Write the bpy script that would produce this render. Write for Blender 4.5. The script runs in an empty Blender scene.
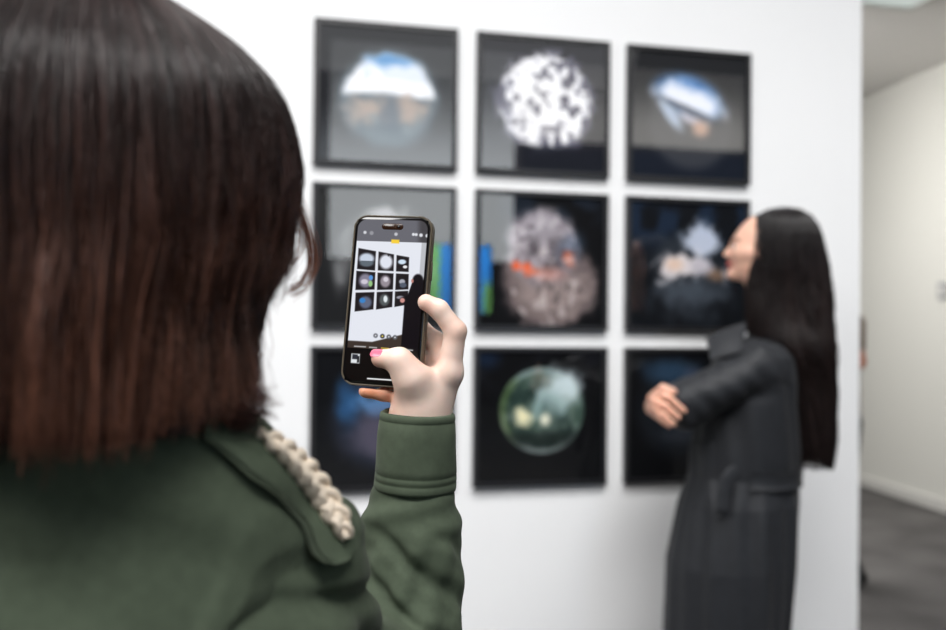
import bpy, math
import numpy as np
from mathutils import Matrix, Vector

rng = np.random.default_rng(7)
C = bpy.context.scene.collection
F = 920.0                         # focal length in pixels of the 946 px wide frame (35 mm lens)
YAW, PITCH, ROLL = 0.22839, 0.01006, 0.01047
CAM = np.array([0.0, -3.189, 1.36])

# ---------------------------------------------------------------- frames of reference
RZ = np.array([[math.cos(YAW), math.sin(YAW), 0], [-math.sin(YAW), math.cos(YAW), 0], [0, 0, 1]])   # level frame -> world
cp, sp, cr, sr = math.cos(PITCH), math.sin(PITCH), math.cos(ROLL), math.sin(ROLL)
A1 = np.array([[1, 0, 0], [0, cp, sp], [0, -sp, cp]])
A2 = np.array([[cr, 0, sr], [0, 1, 0], [-sr, 0, cr]])
T = (A2 @ A1).T                   # camera axes (right, forward, up) -> level frame
H0 = np.array([0, 0, CAM[2]])

def pv(u, v, d):
    """photo pixel + depth in metres -> point in the level frame (x right, y away, z above floor)"""
    return T @ np.array([(u - 473) / F * d, d, (315 - v) / F * d]) + H0

def world(p):
    p = np.asarray(p, float)
    return p @ RZ.T + np.array([CAM[0], CAM[1], 0])

def lin(c):
    c = np.asarray(c, float) / 255.0
    return np.where(c <= 0.04045, c / 12.92, ((c + 0.055) / 1.055) ** 2.4)

# ---------------------------------------------------------------- object helpers
def mesh_np(name, v, faces, cols=None, smooth=True, mat_idx=None):
    """faces: (n,k) int array or list of such arrays"""
    if not isinstance(faces, list): faces = [faces]
    faces = [np.asarray(f, np.int32) for f in faces if len(f)]
    me = bpy.data.meshes.new(name)
    v = np.asarray(v, np.float32)
    me.vertices.add(len(v)); me.vertices.foreach_set('co', v.ravel())
    loops = np.concatenate([f.ravel() for f in faces])
    tot = np.concatenate([np.full(len(f), f.shape[1], np.int32) for f in faces])
    start = np.concatenate([[0], np.cumsum(tot)[:-1]]).astype(np.int32)
    me.loops.add(len(loops)); me.loops.foreach_set('vertex_index', loops)
    me.polygons.add(len(tot)); me.polygons.foreach_set('loop_start', start)
    me.polygons.foreach_set('loop_total', tot)
    me.polygons.foreach_set('use_smooth', np.full(len(tot), smooth, bool))
    if mat_idx is not None: me.polygons.foreach_set('material_index', np.asarray(mat_idx, np.int32))
    me.update(calc_edges=True)
    if cols is not None:
        a = me.color_attributes.new('col', 'FLOAT_COLOR', 'POINT')
        cc = np.ones((len(v), 4), np.float32); cc[:, :3] = cols
        a.data.foreach_set('color', cc.ravel())
    return me

def root_loc(p):
    z = np.zeros(3)
    while p is not None:
        z = z + np.array(p.location); p = p.parent
    return z

def obj(name, v, faces, mats, parent=None, cols=None, smooth=True, lev=True, mat_idx=None):
    """link one mesh object; v in the level frame (lev) or in world coordinates"""
    v = world(v) if lev else np.asarray(v, float)
    if parent is not None: v = v - root_loc(parent)
    me = mesh_np(name, v, faces, cols, smooth, mat_idx)
    for m in (mats if isinstance(mats, list) else [mats]): me.materials.append(m)
    o = bpy.data.objects.new(name, me); C.objects.link(o)
    if parent is not None: o.parent = parent
    return o

def thing(name, label, cat, loc, group=None):
    o = bpy.data.objects.new(name, None); C.objects.link(o)
    o.location = tuple(float(x) for x in loc); o.empty_display_size = 0.05
    tag(o, label, cat, group); return o

def tag(o, label, cat, group=None):
    o['label'] = label; o['category'] = cat
    if group: o['group'] = group

def join(*parts):
    vs, fs, n = [], {}, 0
    for v, f in parts:
        for q in (f if isinstance(f, list) else [f]):
            q = np.asarray(q, np.int64)
            if len(q): fs.setdefault(q.shape[1], []).append(q + n)
        vs.append(np.asarray(v, float)); n += len(v)
    return np.concatenate(vs), [np.concatenate(x) for x in fs.values()]

def box(x0, x1, y0, y1, z0, z1):
    v = np.array([[x, y, z] for z in (z0, z1) for y in (y0, y1) for x in (x0, x1)], float)
    f = np.array([[0, 2, 3, 1], [4, 5, 7, 6], [0, 1, 5, 4], [2, 6, 7, 3], [0, 4, 6, 2], [1, 3, 7, 5]])
    return v, f

def bevel(o, w, seg=2):
    m = o.modifiers.new('bevel', 'BEVEL'); m.width = w; m.segments = seg; m.limit_method = 'ANGLE'
    return o

def catmull(pts, n):
    P = np.asarray(pts, float); m = len(P)
    Q = np.concatenate([[2 * P[0] - P[1]], P, [2 * P[-1] - P[-2]]])
    t = np.linspace(0, m - 1, n); i = np.minimum(t.astype(int), m - 2); u = (t - i)[:, None]
    a, b, c, d = Q[i], Q[i + 1], Q[i + 2], Q[i + 3]
    return 0.5 * (2 * b + (c - a) * u + (2 * a - 5 * b + 4 * c - d) * u ** 2 + (3 * b - a - 3 * c + d) * u ** 3)

def tube(path, rad, sides=12, cap=True, flat=None, ref=None):
    """round (or flattened) tube along path; rad scalar or per-point"""
    P = np.asarray(path, float); n = len(P)
    r = np.broadcast_to(np.asarray(rad, float), (n,))
    t = np.gradient(P, axis=0); t /= np.linalg.norm(t, axis=1, keepdims=True) + 1e-12
    ref = np.array([0.13, 0.31, 0.94]) if ref is None else np.asarray(ref, float)
    a = np.cross(t, ref); a /= np.linalg.norm(a, axis=1, keepdims=True) + 1e-12
    b = np.cross(t, a)
    th = np.linspace(0, 2 * np.pi, sides, endpoint=False)
    fb = 1.0 if flat is None else flat
    v = P[:, None] + r[:, None, None] * (np.cos(th)[None, :, None] * a[:, None] + fb * np.sin(th)[None, :, None] * b[:, None])
    v = v.reshape(-1, 3)
    i = np.arange(n - 1)[:, None] * sides; j = np.arange(sides)[None]; k = (j + 1) % sides
    f = np.stack([i + j, i + sides + j, i + sides + k, i + k], -1).reshape(-1, 4)
    out = [f]
    if cap:
        v = np.concatenate([v, P[:1], P[-1:]]); s0 = n * sides
        jj = np.arange(sides); kk = (jj + 1) % sides
        out.append(np.concatenate([np.stack([np.full(sides, s0), jj, kk], 1),
                                   np.stack([np.full(sides, s0 + 1), (n - 1) * sides + kk, (n - 1) * sides + jj], 1)]))
    return v, out

def grid_faces(n, m, wrap=False):
    i = np.arange(n - 1)[:, None] * m; j = np.arange(m if wrap else m - 1)[None]; k = (j + 1) % m
    return np.stack([i + j, i + k, i + m + k, i + m + j], -1).reshape(-1, 4)

# ---------------------------------------------------------------- implicit surfaces
def cone(p, a, b, ra, rb):
    a = np.asarray(a, np.float32); b = np.asarray(b, np.float32); ba = b - a
    h = np.clip(((p - a) @ ba) / max(float(ba @ ba), 1e-9), 0, 1)
    return np.linalg.norm(p - a - h[:, None] * ba, axis=1) - (ra + (rb - ra) * h)

def ell(p, c, r, R=None):
    q = p - np.asarray(c, np.float32)
    if R is not None: q = q @ np.asarray(R, np.float32)
    r = np.asarray(r, np.float32)
    k0 = np.linalg.norm(q / r, axis=1); k1 = np.linalg.norm(q / (r * r), axis=1)
    return k0 * (k0 - 1) / (k1 + 1e-6)

def smin(a, b, k):
    h = np.clip(0.5 + 0.5 * (b - a) / k, 0, 1)
    return b + (a - b) * h - k * h * (1 - h)

def smax(a, b, k): return -smin(-a, -b, k)

def chain(p, pts, rad, k):
    d = cone(p, pts[0], pts[1], rad[0], rad[1])
    for i in range(1, len(pts) - 1): d = smin(d, cone(p, pts[i], pts[i + 1], rad[i], rad[i + 1]), k)
    return d

def column(p, tab):
    """stack of elliptic sections: rows z, cx, cy, a, b (z ascending)"""
    tab = np.asarray(tab, float); z = p[:, 2]
    cx, cy, a, b = [np.interp(z, tab[:, 0], tab[:, i]) for i in (1, 2, 3, 4)]
    k = np.sqrt(((p[:, 0] - cx) / a) ** 2 + ((p[:, 1] - cy) / b) ** 2)
    d = (k - 1) * np.minimum(a, b)
    return np.maximum(d, np.maximum(tab[0, 0] - z, z - tab[-1, 0]))

def surface(fn, lo, hi, res, slack=1.9):
    """mesh of fn = 0 (surface nets), evaluated only in blocks near the surface"""
    lo = np.asarray(lo, float); B = 8
    nb = np.ceil((np.asarray(hi) - lo) / res / B).astype(int) + 1
    n = nb * B
    V = np.empty(n, np.float32)
    g = [lo[i] + (np.arange(nb[i]) * B + B / 2 - 0.5) * res for i in range(3)]
    cen = np.stack(np.meshgrid(*g, indexing='ij'), -1).reshape(-1, 3).astype(np.float32)
    d = fn(cen)
    V[:] = np.repeat(np.repeat(np.repeat(np.where(d.reshape(nb) > 0, 1, -1), B, 0), B, 1), B, 2)
    near = np.nonzero(np.abs(d) < slack * res * B)[0]
    off = np.stack(np.meshgrid(*[np.arange(B)] * 3, indexing='ij'), -1).reshape(-1, 3)
    bi = np.stack(np.unravel_index(near, nb), 1) * B
    for s in range(0, len(near), 600):
        idx = (bi[s:s + 600][:, None] + off[None]).reshape(-1, 3)
        V[idx[:, 0], idx[:, 1], idx[:, 2]] = fn((lo + idx * res).astype(np.float32))
    S = V < 0
    c = [S[i:n[0] - 1 + i, j:n[1] - 1 + j, k:n[2] - 1 + k] for i in (0, 1) for j in (0, 1) for k in (0, 1)]
    anyv = c[0].copy(); allv = c[0].copy()
    for x in c[1:]: anyv |= x; allv &= x
    act = np.argwhere(anyv & ~allv)
    ids = np.full(n - 1, -1, np.int32); ids[act[:, 0], act[:, 1], act[:, 2]] = np.arange(len(act))
    acc = np.zeros((len(act), 3)); cnt = np.zeros(len(act))
    cor = [(i, j, k) for i in (0, 1) for j in (0, 1) for k in (0, 1)]
    for a in cor:
        for ax in range(3):
            if a[ax]: continue
            b = list(a); b[ax] = 1
            va = V[act[:, 0] + a[0], act[:, 1] + a[1], act[:, 2] + a[2]]
            vb = V[act[:, 0] + b[0], act[:, 1] + b[1], act[:, 2] + b[2]]
            m = (va < 0) != (vb < 0)
            t = np.where(m, va / np.where(m, va - vb, 1), 0)
            q = np.tile(np.array(a, float), (len(act), 1)); q[:, ax] += t
            acc[m] += q[m]; cnt[m] += 1
    vert = lo + (act + acc / cnt[:, None]) * res
    F4 = []
    for ax in range(3):
        u, w = (ax + 1) % 3, (ax + 2) % 3
        sl0 = [slice(None)] * 3; sl1 = [slice(None)] * 3
        sl0[ax] = slice(0, n[ax] - 1); sl1[ax] = slice(1, n[ax])
        a, b = S[tuple(sl0)], S[tuple(sl1)]
        e = np.argwhere(a != b)
        e = e[(e[:, u] > 0) & (e[:, w] > 0) & (e[:, u] < n[u] - 1) & (e[:, w] < n[w] - 1)]
        ina = a[e[:, 0], e[:, 1], e[:, 2]]
        def cid(du, dw):
            q = e.copy(); q[:, u] -= du; q[:, w] -= dw
            return ids[q[:, 0], q[:, 1], q[:, 2]]
        quad = np.stack([cid(1, 1), cid(0, 1), cid(0, 0), cid(1, 0)], 1)
        quad[~ina] = quad[~ina][:, ::-1]
        F4.append(quad)
    f = np.concatenate(F4); f = f[(f >= 0).all(1)]
    return vert, f

# ---------------------------------------------------------------- materials
def mat(name, color, rough=0.5, metal=0.0, spec=0.5, bump=None, noise=None, attr=False, sss=0.0, sheen=0.0, coat=0.0, emit=None):
    m = bpy.data.materials.new(name); m.use_nodes = True
    N, L = m.node_tree.nodes, m.node_tree.links
    b = N['Principled BSDF']
    b.inputs['Base Color'].default_value = (*[float(x) for x in color], 1)
    b.inputs['Roughness'].default_value = rough; b.inputs['Metallic'].default_value = metal
    b.inputs['Specular IOR Level'].default_value = spec
    if sss:
        b.inputs['Subsurface Weight'].default_value = sss
        b.inputs['Subsurface Radius'].default_value = (1.0, 0.35, 0.2); b.inputs['Subsurface Scale'].default_value = 0.006
    if sheen: b.inputs['Sheen Weight'].default_value = sheen; b.inputs['Sheen Roughness'].default_value = 0.4
    if coat: b.inputs['Coat Weight'].default_value = coat; b.inputs['Coat Roughness'].default_value = 0.03
    src = None
    if attr:
        a = N.new('ShaderNodeVertexColor'); a.layer_name = 'col'; src = a.outputs['Color']
    tc = N.new('ShaderNodeTexCoord')
    if noise:                                     # (scale, amount) mottling of the base colour
        nz = N.new('ShaderNodeTexNoise'); nz.inputs['Scale'].default_value = noise[0]; nz.inputs['Detail'].default_value = 6
        L.new(tc.outputs['Object'], nz.inputs['Vector'])
        mr = N.new('ShaderNodeMapRange'); mr.inputs['To Min'].default_value = 1 - noise[1]; mr.inputs['To Max'].default_value = 1 + noise[1]
        mr.inputs['From Min'].default_value = 0.3; mr.inputs['From Max'].default_value = 0.7
        L.new(nz.outputs['Fac'], mr.inputs['Value'])
        mx = N.new('ShaderNodeVectorMath'); mx.operation = 'SCALE'
        if src is not None: L.new(src, mx.inputs[0])
        else: mx.inputs[0].default_value = tuple(float(x) for x in color)
        L.new(mr.outputs['Result'], mx.inputs['Scale']); src = mx.outputs['Vector']
    if src is not None: L.new(src, b.inputs['Base Color'])
    if bump:                                      # (scale, strength, distance)
        nz = N.new('ShaderNodeTexNoise'); nz.inputs['Scale'].default_value = bump[0]; nz.inputs['Detail'].default_value = 4
        L.new(tc.outputs['Object'], nz.inputs['Vector'])
        bp = N.new('ShaderNodeBump'); bp.inputs['Strength'].default_value = bump[1]; bp.inputs['Distance'].default_value = bump[2]
        L.new(nz.outputs['Fac'], bp.inputs['Height']); L.new(bp.outputs['Normal'], b.inputs['Normal'])
    if emit is not None:
        b.inputs['Emission Strength'].default_value = emit
        if attr: L.new(src, b.inputs['Emission Color']); b.inputs['Base Color'].default_value = (0, 0, 0, 1); [L.remove(k) for k in list(b.inputs['Base Color'].links)]
        else: b.inputs['Emission Color'].default_value = (*[float(x) for x in color], 1); b.inputs['Base Color'].default_value = (0, 0, 0, 1)
    return m

def glass_mat(name, refl):
    m = bpy.data.materials.new(name); m.use_nodes = True
    N, L = m.node_tree.nodes, m.node_tree.links
    for n in list(N): N.remove(n)
    out = N.new('ShaderNodeOutputMaterial'); mix = N.new('ShaderNodeMixShader')
    tr = N.new('ShaderNodeBsdfTransparent'); gl = N.new('ShaderNodeBsdfGlossy'); gl.inputs['Roughness'].default_value = 0.0
    fr = N.new("ShaderNodeLayerWeight"); fr.inputs["Blend"].default_value = 0.5
    pw = N.new("ShaderNodeMath"); pw.operation = "POWER"; pw.inputs[1].default_value = 4.0; L.new(fr.outputs["Facing"], pw.inputs[0])
    ml = N.new("ShaderNodeMath"); ml.operation = "MULTIPLY_ADD"; ml.inputs[1].default_value = 0.9; ml.inputs[2].default_value = refl
    L.new(pw.outputs[0], ml.inputs[0]); L.new(ml.outputs[0], mix.inputs['Fac'])
    L.new(tr.outputs[0], mix.inputs[1]); L.new(gl.outputs[0], mix.inputs[2]); L.new(mix.outputs[0], out.inputs['Surface'])
    return m

M_WALL = mat('white_wall_paint', (0.82, 0.825, 0.835), 0.75, bump=(300, 0.05, 0.001), noise=(1.3, 0.01))
M_FARWALL = mat('warm_white_wall_paint', (0.72, 0.715, 0.67), 0.8, bump=(200, 0.05, 0.001))
M_CEIL = mat('grey_ceiling_paint', (0.82, 0.80, 0.78), 0.9)
M_HALL = mat('dark_hall_paint', (0.02, 0.022, 0.026), 0.9)
M_TRIM = mat('off_white_trim_paint', (0.70, 0.69, 0.66), 0.5)
M_CARPET = mat('grey_carpet', (0.105, 0.10, 0.098), 1.0, spec=0.1, bump=(900, 0.6, 0.004), noise=(2.5, 0.25))
M_FRAME = mat('black_frame_lacquer', (0.012, 0.012, 0.014), 0.4)
M_PRINT = mat('photo_print', (0, 0, 0), 0.7, spec=0.1, attr=True)
M_GLASS = glass_mat('picture_glass', 0.10)
M_SKIN = mat('skin', (0.7, 0.5, 0.4), 0.42, attr=True, sss=0.15, bump=(700, 0.12, 0.0008), noise=(60, 0.05))
M_NAIL = mat('pink_nail_lacquer', (0.75, 0.16, 0.25), 0.2)
M_EYE = mat('eye', (0.8, 0.8, 0.8), 0.15, attr=True)
M_HAIR1 = mat('dark_brown_hair', (0, 0, 0), 0.32, spec=0.42, attr=True)
M_HAIR2 = mat('black_hair', (0, 0, 0), 0.34, spec=0.55, attr=True)
M_OLIVE = mat('olive_green_twill', (0.080, 0.102, 0.068), 0.85, spec=0.2, bump=(1500, 0.25, 0.0006), noise=(120, 0.09), sheen=0.04)
M_STITCH = mat('olive_stitching', (0.07, 0.09, 0.06), 0.9)
M_BRAID = mat('cream_braid', (0.88, 0.75, 0.60), 0.55, bump=(600, 0.3, 0.001), noise=(90, 0.12))
M_COAT = mat('charcoal_wool', (0.0135, 0.0150, 0.0185), 0.6, spec=0.35, bump=(900, 0.3, 0.001), noise=(40, 0.15), sheen=0.06)
M_DARK = mat('black_trouser_cloth', (0.015, 0.015, 0.018), 0.9)
M_SHOE = mat('black_shoe_leather', (0.01, 0.01, 0.01), 0.4)
M_TAUPE = mat('taupe_knit', (0.16, 0.11, 0.075), 0.9, bump=(400, 0.4, 0.002))
M_CASE = mat('olive_brown_phone_case', (0.085, 0.066, 0.042), 0.45)
M_BLACKGLASS = mat('black_glass', (0.006, 0.005, 0.005), 0.08, coat=0.5)
M_SCREEN = mat('lit_phone_screen', (0, 0, 0), 0.25, attr=True, emit=1.0, spec=0.2)
M_PILL = mat('dark_sensor_pill', (0.03, 0.012, 0.006), 0.2)
M_LENS = mat('camera_lens_glass', (0.004, 0.004, 0.006), 0.05)
M_METAL = mat('grey_metal', (0.3, 0.3, 0.3), 0.35, metal=0.8)
M_SWITCH = mat('grey_plastic', (0.36, 0.36, 0.37), 0.5)
M_LAMP = mat('lit_ceiling_panel', (0.9, 1.0, 0.95), 0.5, emit=0.55)

# ---------------------------------------------------------------- room
def struct(name, parts, m, lev=False):
    v, f = join(*parts)
    o = obj(name, v, f, m, lev=lev, smooth=False); o['kind'] = 'structure'; return o

EDGE = 2.308                       # right end of the picture wall
struct('floor', [box(-6, 11, -12.2, 8, -0.1, 0)], M_CARPET)
struct('wall_front', [box(-6, EDGE, 0, 0.22, 0, 3.95)], M_WALL)
HD = 12.0                          # depth of the hall behind the photographer
def hall_xz(u, v, D=HD):
    """where on a wall D in front of the picture wall the glass mirrors what the photo shows at pixel u,v"""
    d = RZ @ (T @ np.array([(u - 473) / F, 1, (315 - v) / F]))
    s = (D + 3.189) / d[1]
    return CAM[0] + d[0] * s, CAM[2] + d[2] * s
struct('wall_back', [box(-6, 11, -HD - 0.2, -HD - 0.02, 0, 6.5)], M_HALL)
struct('wall_left', [box(-6.2, -6, -HD, 0, 0, 6.5)], M_HALL)
struct('wall_side', [box(11, 11.2, -HD, 8, 0, 6.5)], M_HALL)
struct('ceiling', [box(-6.2, 11.2, -HD - 0.2, 0.3, 6.5, 6.6)], M_HALL)
# passage beyond the picture wall: long wall seen at the right edge, low ceiling
fa, na = pv(862, 484, 8.0), pv(946, 512, 6.84)
fa, na = world(fa)[:2], world(na)[:2]
dr = (na - fa) / np.linalg.norm(na - fa); nr = np.array([-dr[1], dr[0]])
if nr[0] < 0: nr = -nr
p0, p1 = fa - dr * 2.2, na + dr * 1.6
def slab(p, q, nrm, t, z0, z1):
    c = [p, q, q + nrm * t, p + nrm * t]
    v = np.array([[x, y, z] for z in (z0, z1) for x, y in c])
    return v, np.array([[0, 1, 2, 3], [7, 6, 5, 4], [0, 4, 5, 1], [1, 5, 6, 2], [2, 6, 7, 3], [3, 7, 4, 0]])
CH = 3.37
struct('wall_right', [slab(p0, p1, nr, 0.2, 0, CH)], M_FARWALL)
struct('baseboard_right', [slab(p0, p1, -nr, 0.018, 0, 0.085)], M_TRIM)
struct('wall_far', [box(-6, 11, 7.6, 7.8, 0, CH)], M_FARWALL)
struct('ceiling_passage', [box(-6, 11, 0.221, 8, CH, CH + 0.1)], M_CEIL)
# hall window and dimmer lit wall band, shaped for the haze in the glass
def hall_glow(name, u0, u1, v0, v1, m):
    x0, z1 = hall_xz(u0, (v0)); x1, z0 = hall_xz(u1, v1)
    return struct(name, [box(x0, x1, -HD - 0.019, -HD + 0.01, z0, z1)], m)
def glow_fade(name, col, e0, e1, v0, v1):
    m = mat(name, col, 0.5, emit=1.0); N, L = m.node_tree.nodes, m.node_tree.links   # glow fades upward to soften the mirrored haze
    tc = N.new('ShaderNodeTexCoord'); sp_ = N.new('ShaderNodeSeparateXYZ'); L.new(tc.outputs['Generated'], sp_.inputs[0])
    mr = N.new('ShaderNodeMapRange'); mr.interpolation_type = 'SMOOTHSTEP'
    for k_, x_ in (('From Min', v0), ('From Max', v1), ('To Min', e0), ('To Max', e1)): mr.inputs[k_].default_value = x_
    L.new(sp_.outputs['Z'], mr.inputs['Value']); L.new(mr.outputs['Result'], N['Principled BSDF'].inputs['Emission Strength']); return m
hall_glow('window_1', 331, 512, 40, 262, glow_fade('daylit_frosted_glass', (0.92, 0.97, 1.0), 3.4, 0.5, .35, .95))
hall_glow('lit_wall_band', 540, 742, 62, 152, glow_fade('dim_wall_glow', (1.0, 0.98, 0.94), 1.5, 0.4, .2, .95))  # added glowing band, stands in for a lit wall mirrored in the glass

# ---------------------------------------------------------------- the nine framed photographs
def fbm(n, m, f0, octv=4, seed=0):
    r = np.random.default_rng(seed); out = np.zeros((n, m)); amp = 1; tot = 0
    for o in range(octv):
        k = int(f0 * 2 ** o) + 2; g = r.random((k, k))
        y = np.linspace(0, k - 1.001, n); x = np.linspace(0, k - 1.001, m)
        yi, xi = y.astype(int), x.astype(int); fy, fx = (y - yi)[:, None], (x - xi)[None]
        fy = fy * fy * (3 - 2 * fy); fx = fx * fx * (3 - 2 * fx)
        a = g[np.ix_(yi, xi)]; b = g[np.ix_(yi, xi + 1)]; c = g[np.ix_(yi + 1, xi)]; d = g[np.ix_(yi + 1, xi + 1)]
        out += amp * ((a * (1 - fx) + b * fx) * (1 - fy) + (c * (1 - fx) + d * fx) * fy); tot += amp; amp *= 0.5
    return out / tot

def ss(x, a, b):
    t = np.clip((x - a) / (b - a), 0, 1); return t * t * (3 - 2 * t)

NP = 170
tt, sg = np.meshgrid(np.linspace(0, 1, NP), np.linspace(0, 1, NP), indexing='ij')
class Paint:
    def __init__(s, bg): s.c = np.ones((NP, NP, 3)) * np.asarray(bg, float)
    def over(s, col, a): 
        a = np.clip(a, 0, 1)[..., None]; s.c = s.c * (1 - a) + np.asarray(col, float) * a
    def blob(s, x, y, rx, ry, col, a=1.0, soft=0.35, rot=0, nz=None):
        dx, dy = sg - x, tt - y
        cx, cy = dx * math.cos(rot) + dy * math.sin(rot), -dx * math.sin(rot) + dy * math.cos(rot)
        r = np.sqrt((cx / rx) ** 2 + (cy / ry) ** 2)
        if nz is not None: r = r + nz
        s.over(col, a * (1 - ss(r, 1 - soft, 1 + soft)))
def art(k):
    n1, n2, n3 = fbm(NP, NP, 5, 4, k * 3 + 1), fbm(NP, NP, 11, 4, k * 3 + 2), fbm(NP, NP, 3, 3, k * 3 + 3)
    if k == 0:
        p = Paint((36, 37, 41)); p.over((92, 96, 100), 0.75 * ss(tt, 0.5, 1.0))  # grey haze of the glass painted into the lower print
        p.blob(.52, .52, .37, .37, (104, 120, 130), .8, .14, 0, (n2 - .5) * .15)
        v = (tt - .52) / .37; r = np.hypot(sg - .52, tt - .52) / .37
        up = (1 - ss(r + .2 * (n2 - .5), .80, 1.0)) * (1 - ss(v + .2 * (n1 - .5), -.16, .04))
        p.over((222, 230, 243), up)
        p.over((92, 148, 200), up * ss(-v + .5 * (n1 - .5), .50, .80))
        p.over((250, 250, 253), up * ss(n2 + .25 * (n1 - .5), .46, .66) * (1 - ss(-v, .45, .75)))
        p.over((252, 252, 254), up * ss(v, -.5, -.2) * .8)
        for x in (.37, .68): p.blob(x, .61, .11, .09, (186, 164, 150), .8, .7, 0, (n2 - .5) * 2.2)
        p.blob(.53, .61, .07, .11, (84, 98, 112), .75, .7, 0, (n1 - .5)); p.over((150, 158, 164), .5 * ss(n2, .55, .7) * (1 - ss(r, .7, .95)) * ss(v, -.05, .1))
    elif k == 1:
        n4 = fbm(NP, NP, 17, 4, 91)
        p = Paint((38, 38, 44)); p.over((74, 76, 80), .7 * ss(tt, .3, .8) * (1 - ss(sg, .2, .35)))  # mirrored bright band painted in at the lower left
        r = np.hypot((sg - .51) / .40, (tt - .47) / .41)
        disc = 1 - ss(r + .45 * (n4 - .5), .86, 1.04)
        p.over((150, 150, 168), disc * .85)
        p.over((252, 252, 255), disc * ss(n4 + .35 * (n1 - .5) + .10 * (1 - r), .44, .58))
        p.blob(.43, .52, .16, .17, (253, 253, 255), .95, .5, 0, (n4 - .5) * 2.4)
        p.over((48, 46, 60), disc * ss(.44 - n4, .0, .08) * .5); p.over((60, 58, 72), disc * ss(.40 - n1, .0, .07) * .6)
        p.over((26, 29, 38), ss(tt, .78, .84) * ss(sg + .15 * n3, .32, .4) * .9)  # dark end of the mirrored haze, painted into the print
    elif k == 2:
        p = Paint((38, 39, 42)); p.over((96, 94, 92), .6 * ss(tt, .3, .7) * (1 - ss(tt, .72, .82)))  # mirrored grey haze painted across the middle
        p.over((24, 30, 42), ss(tt, .74, .84))  # mirrored dark area painted below the haze
        p.blob(.52, .55, .37, .38, (98, 98, 100), .45, .15)
        p.blob(.50, .34, .30, .15, (84, 136, 200), .95, .35, .28, (n1 - .5) * .4)
        p.blob(.48, .37, .26, .105, (240, 244, 255), 1, .6, .30, (n2 - .5) * 1.2)
        p.blob(.34, .50, .14, .05, (190, 205, 225), .9, .6, .9); p.blob(.50, .52, .1, .05, (206, 200, 210), .9, .6, .3, (n2 - .5))
        p.blob(.50, .46, .26, .03, (50, 56, 68), .7, .6, .35)
        p.blob(.60, .60, .07, .06, (206, 168, 146), .9, .7)
    elif k == 3:
        p = Paint((30, 31, 33)); p.over((60, 60, 60), .5 * (1 - ss(tt, .2, .7)))  # haze on the glass painted in, fading downward
        r = np.hypot((sg - .5) / .38, (tt - .55) / .4)
        ring = np.exp(-((r - .93) / .10) ** 2)
        p.over((150, 152, 155), ring * .55 * ss(n1, .3, .6)); p.blob(.52, .24, .14, .12, (200, 200, 203), .7, .6, 0, (n2 - .5) * 2)
        p.over((120, 122, 126), (r < .93) * .25 * n2)
        p.blob(.2, .55, .05, .2, (150, 150, 152), .45, .7, .15)
    elif k == 4:
        p = Paint((13, 14, 17)); p.over((30, 38, 50), .8 * (1 - ss(tt, .1, .3)) * ss(n1, .4, .6))  # bluish reflection streaks painted along the top
        p.blob(.56, .66, .37, .36, (118, 104, 104), .9, .14, 0, (n2 - .5) * .25)
        p.blob(.58, .72, .27, .2, (180, 164, 160), .6, .6, 0, (n2 - .5) * 1.2)
        p.blob(.50, .38, .29, .29, (168, 160, 168), .9, .18, .2, (n2 - .5) * .3)
        p.blob(.46, .33, .18, .16, (208, 204, 212), .55, .7, 0, (n1 - .5))
        p.blob(.54, .45, .2, .16, (84, 78, 84), .7, .7, 0, (n2 - .5) * 1.8)
        p.blob(.73, .40, .09, .12, (96, 120, 150), .5, .7, .5)
        n4 = fbm(NP, NP, 20, 4, 95); p.over((214, 206, 212), .55 * ss(n4, .54, .68) * (np.hypot(sg - .5, tt - .38) < .27)); p.over((60, 54, 58), .6 * ss(n4, .42, .30) * (np.hypot(sg - .54, tt - .55) < .36))
        p.blob(.35, .555, .085, .038, (250, 104, 58), .95, .7, .25, (n4 - .5) * 2.4); p.blob(.43, .585, .06, .025, (226, 118, 84), .8, .7, .1, (n4 - .5) * 2); p.blob(.72, .49, .035, .055, (216, 108, 74), .8, .8, -.4, (n4 - .5) * 2)
        p.blob(.55, .60, .12, .05, (214, 150, 134), .6, .8)
        p.over((235, 224, 222), .5 * ss(n2, .56, .7) * (np.hypot(sg - .55, tt - .7) < .3))
        p.over((10, 11, 14), ss(.16 - sg, -.02, .04))
    elif k == 5:
        p = Paint((14, 17, 22)); p.over((28, 42, 62), .9 * (1 - ss(tt, .2, .5)) * ss(n1, .35, .6))
        p.blob(.52, .60, .34, .34, (46, 52, 60), .8, .4, 0, (n2 - .5))
        p.blob(.63, .32, .13, .15, (206, 216, 236), .9, .45, .2, (n2 - .5) * 1.6)
        p.blob(.45, .52, .19, .10, (236, 228, 230), .95, .4, -.25, (n2 - .5) * 1.8)
        p.blob(.66, .52, .14, .07, (190, 186, 196), .8, .5, .2, (n2 - .5) * 2.2)
        p.blob(.38, .50, .07, .05, (230, 190, 160), .6, .7); p.blob(.75, .58, .08, .05, (200, 150, 110), .5, .7, 0, (n1 - .5))
        p.blob(.50, .72, .22, .12, (92, 102, 114), .55, .7, 0, (n2 - .5) * 1.2)
    elif k == 6:
        p = Paint((12, 14, 18)); p.blob(.5, .5, .38, .38, (36, 42, 56), .8, .2)
        p.blob(.24, .40, .09, .16, (44, 88, 134), .85, .7, 0, (n1 - .5) * 1.4); p.blob(.50, .40, .16, .08, (96, 146, 200), .85, .7, .1, (n2 - .5) * 1.8)
        p.blob(.46, .62, .2, .18, (96, 90, 108), .75, .7, -.5, (n1 - .5) * 1.6); p.blob(.62, .62, .1, .08, (206, 196, 214), .6, .7, 0, (n2 - .5))
    elif k == 7:
        p = Paint((8, 9, 12)); p.blob(.06, .05, .1, .08, (22, 40, 66), .7, .8); p.over((24, 26, 32), .6 * ss(n1, .5, .7) * (1 - ss(tt, .2, .35)))
        x, y = .51, .455
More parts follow.
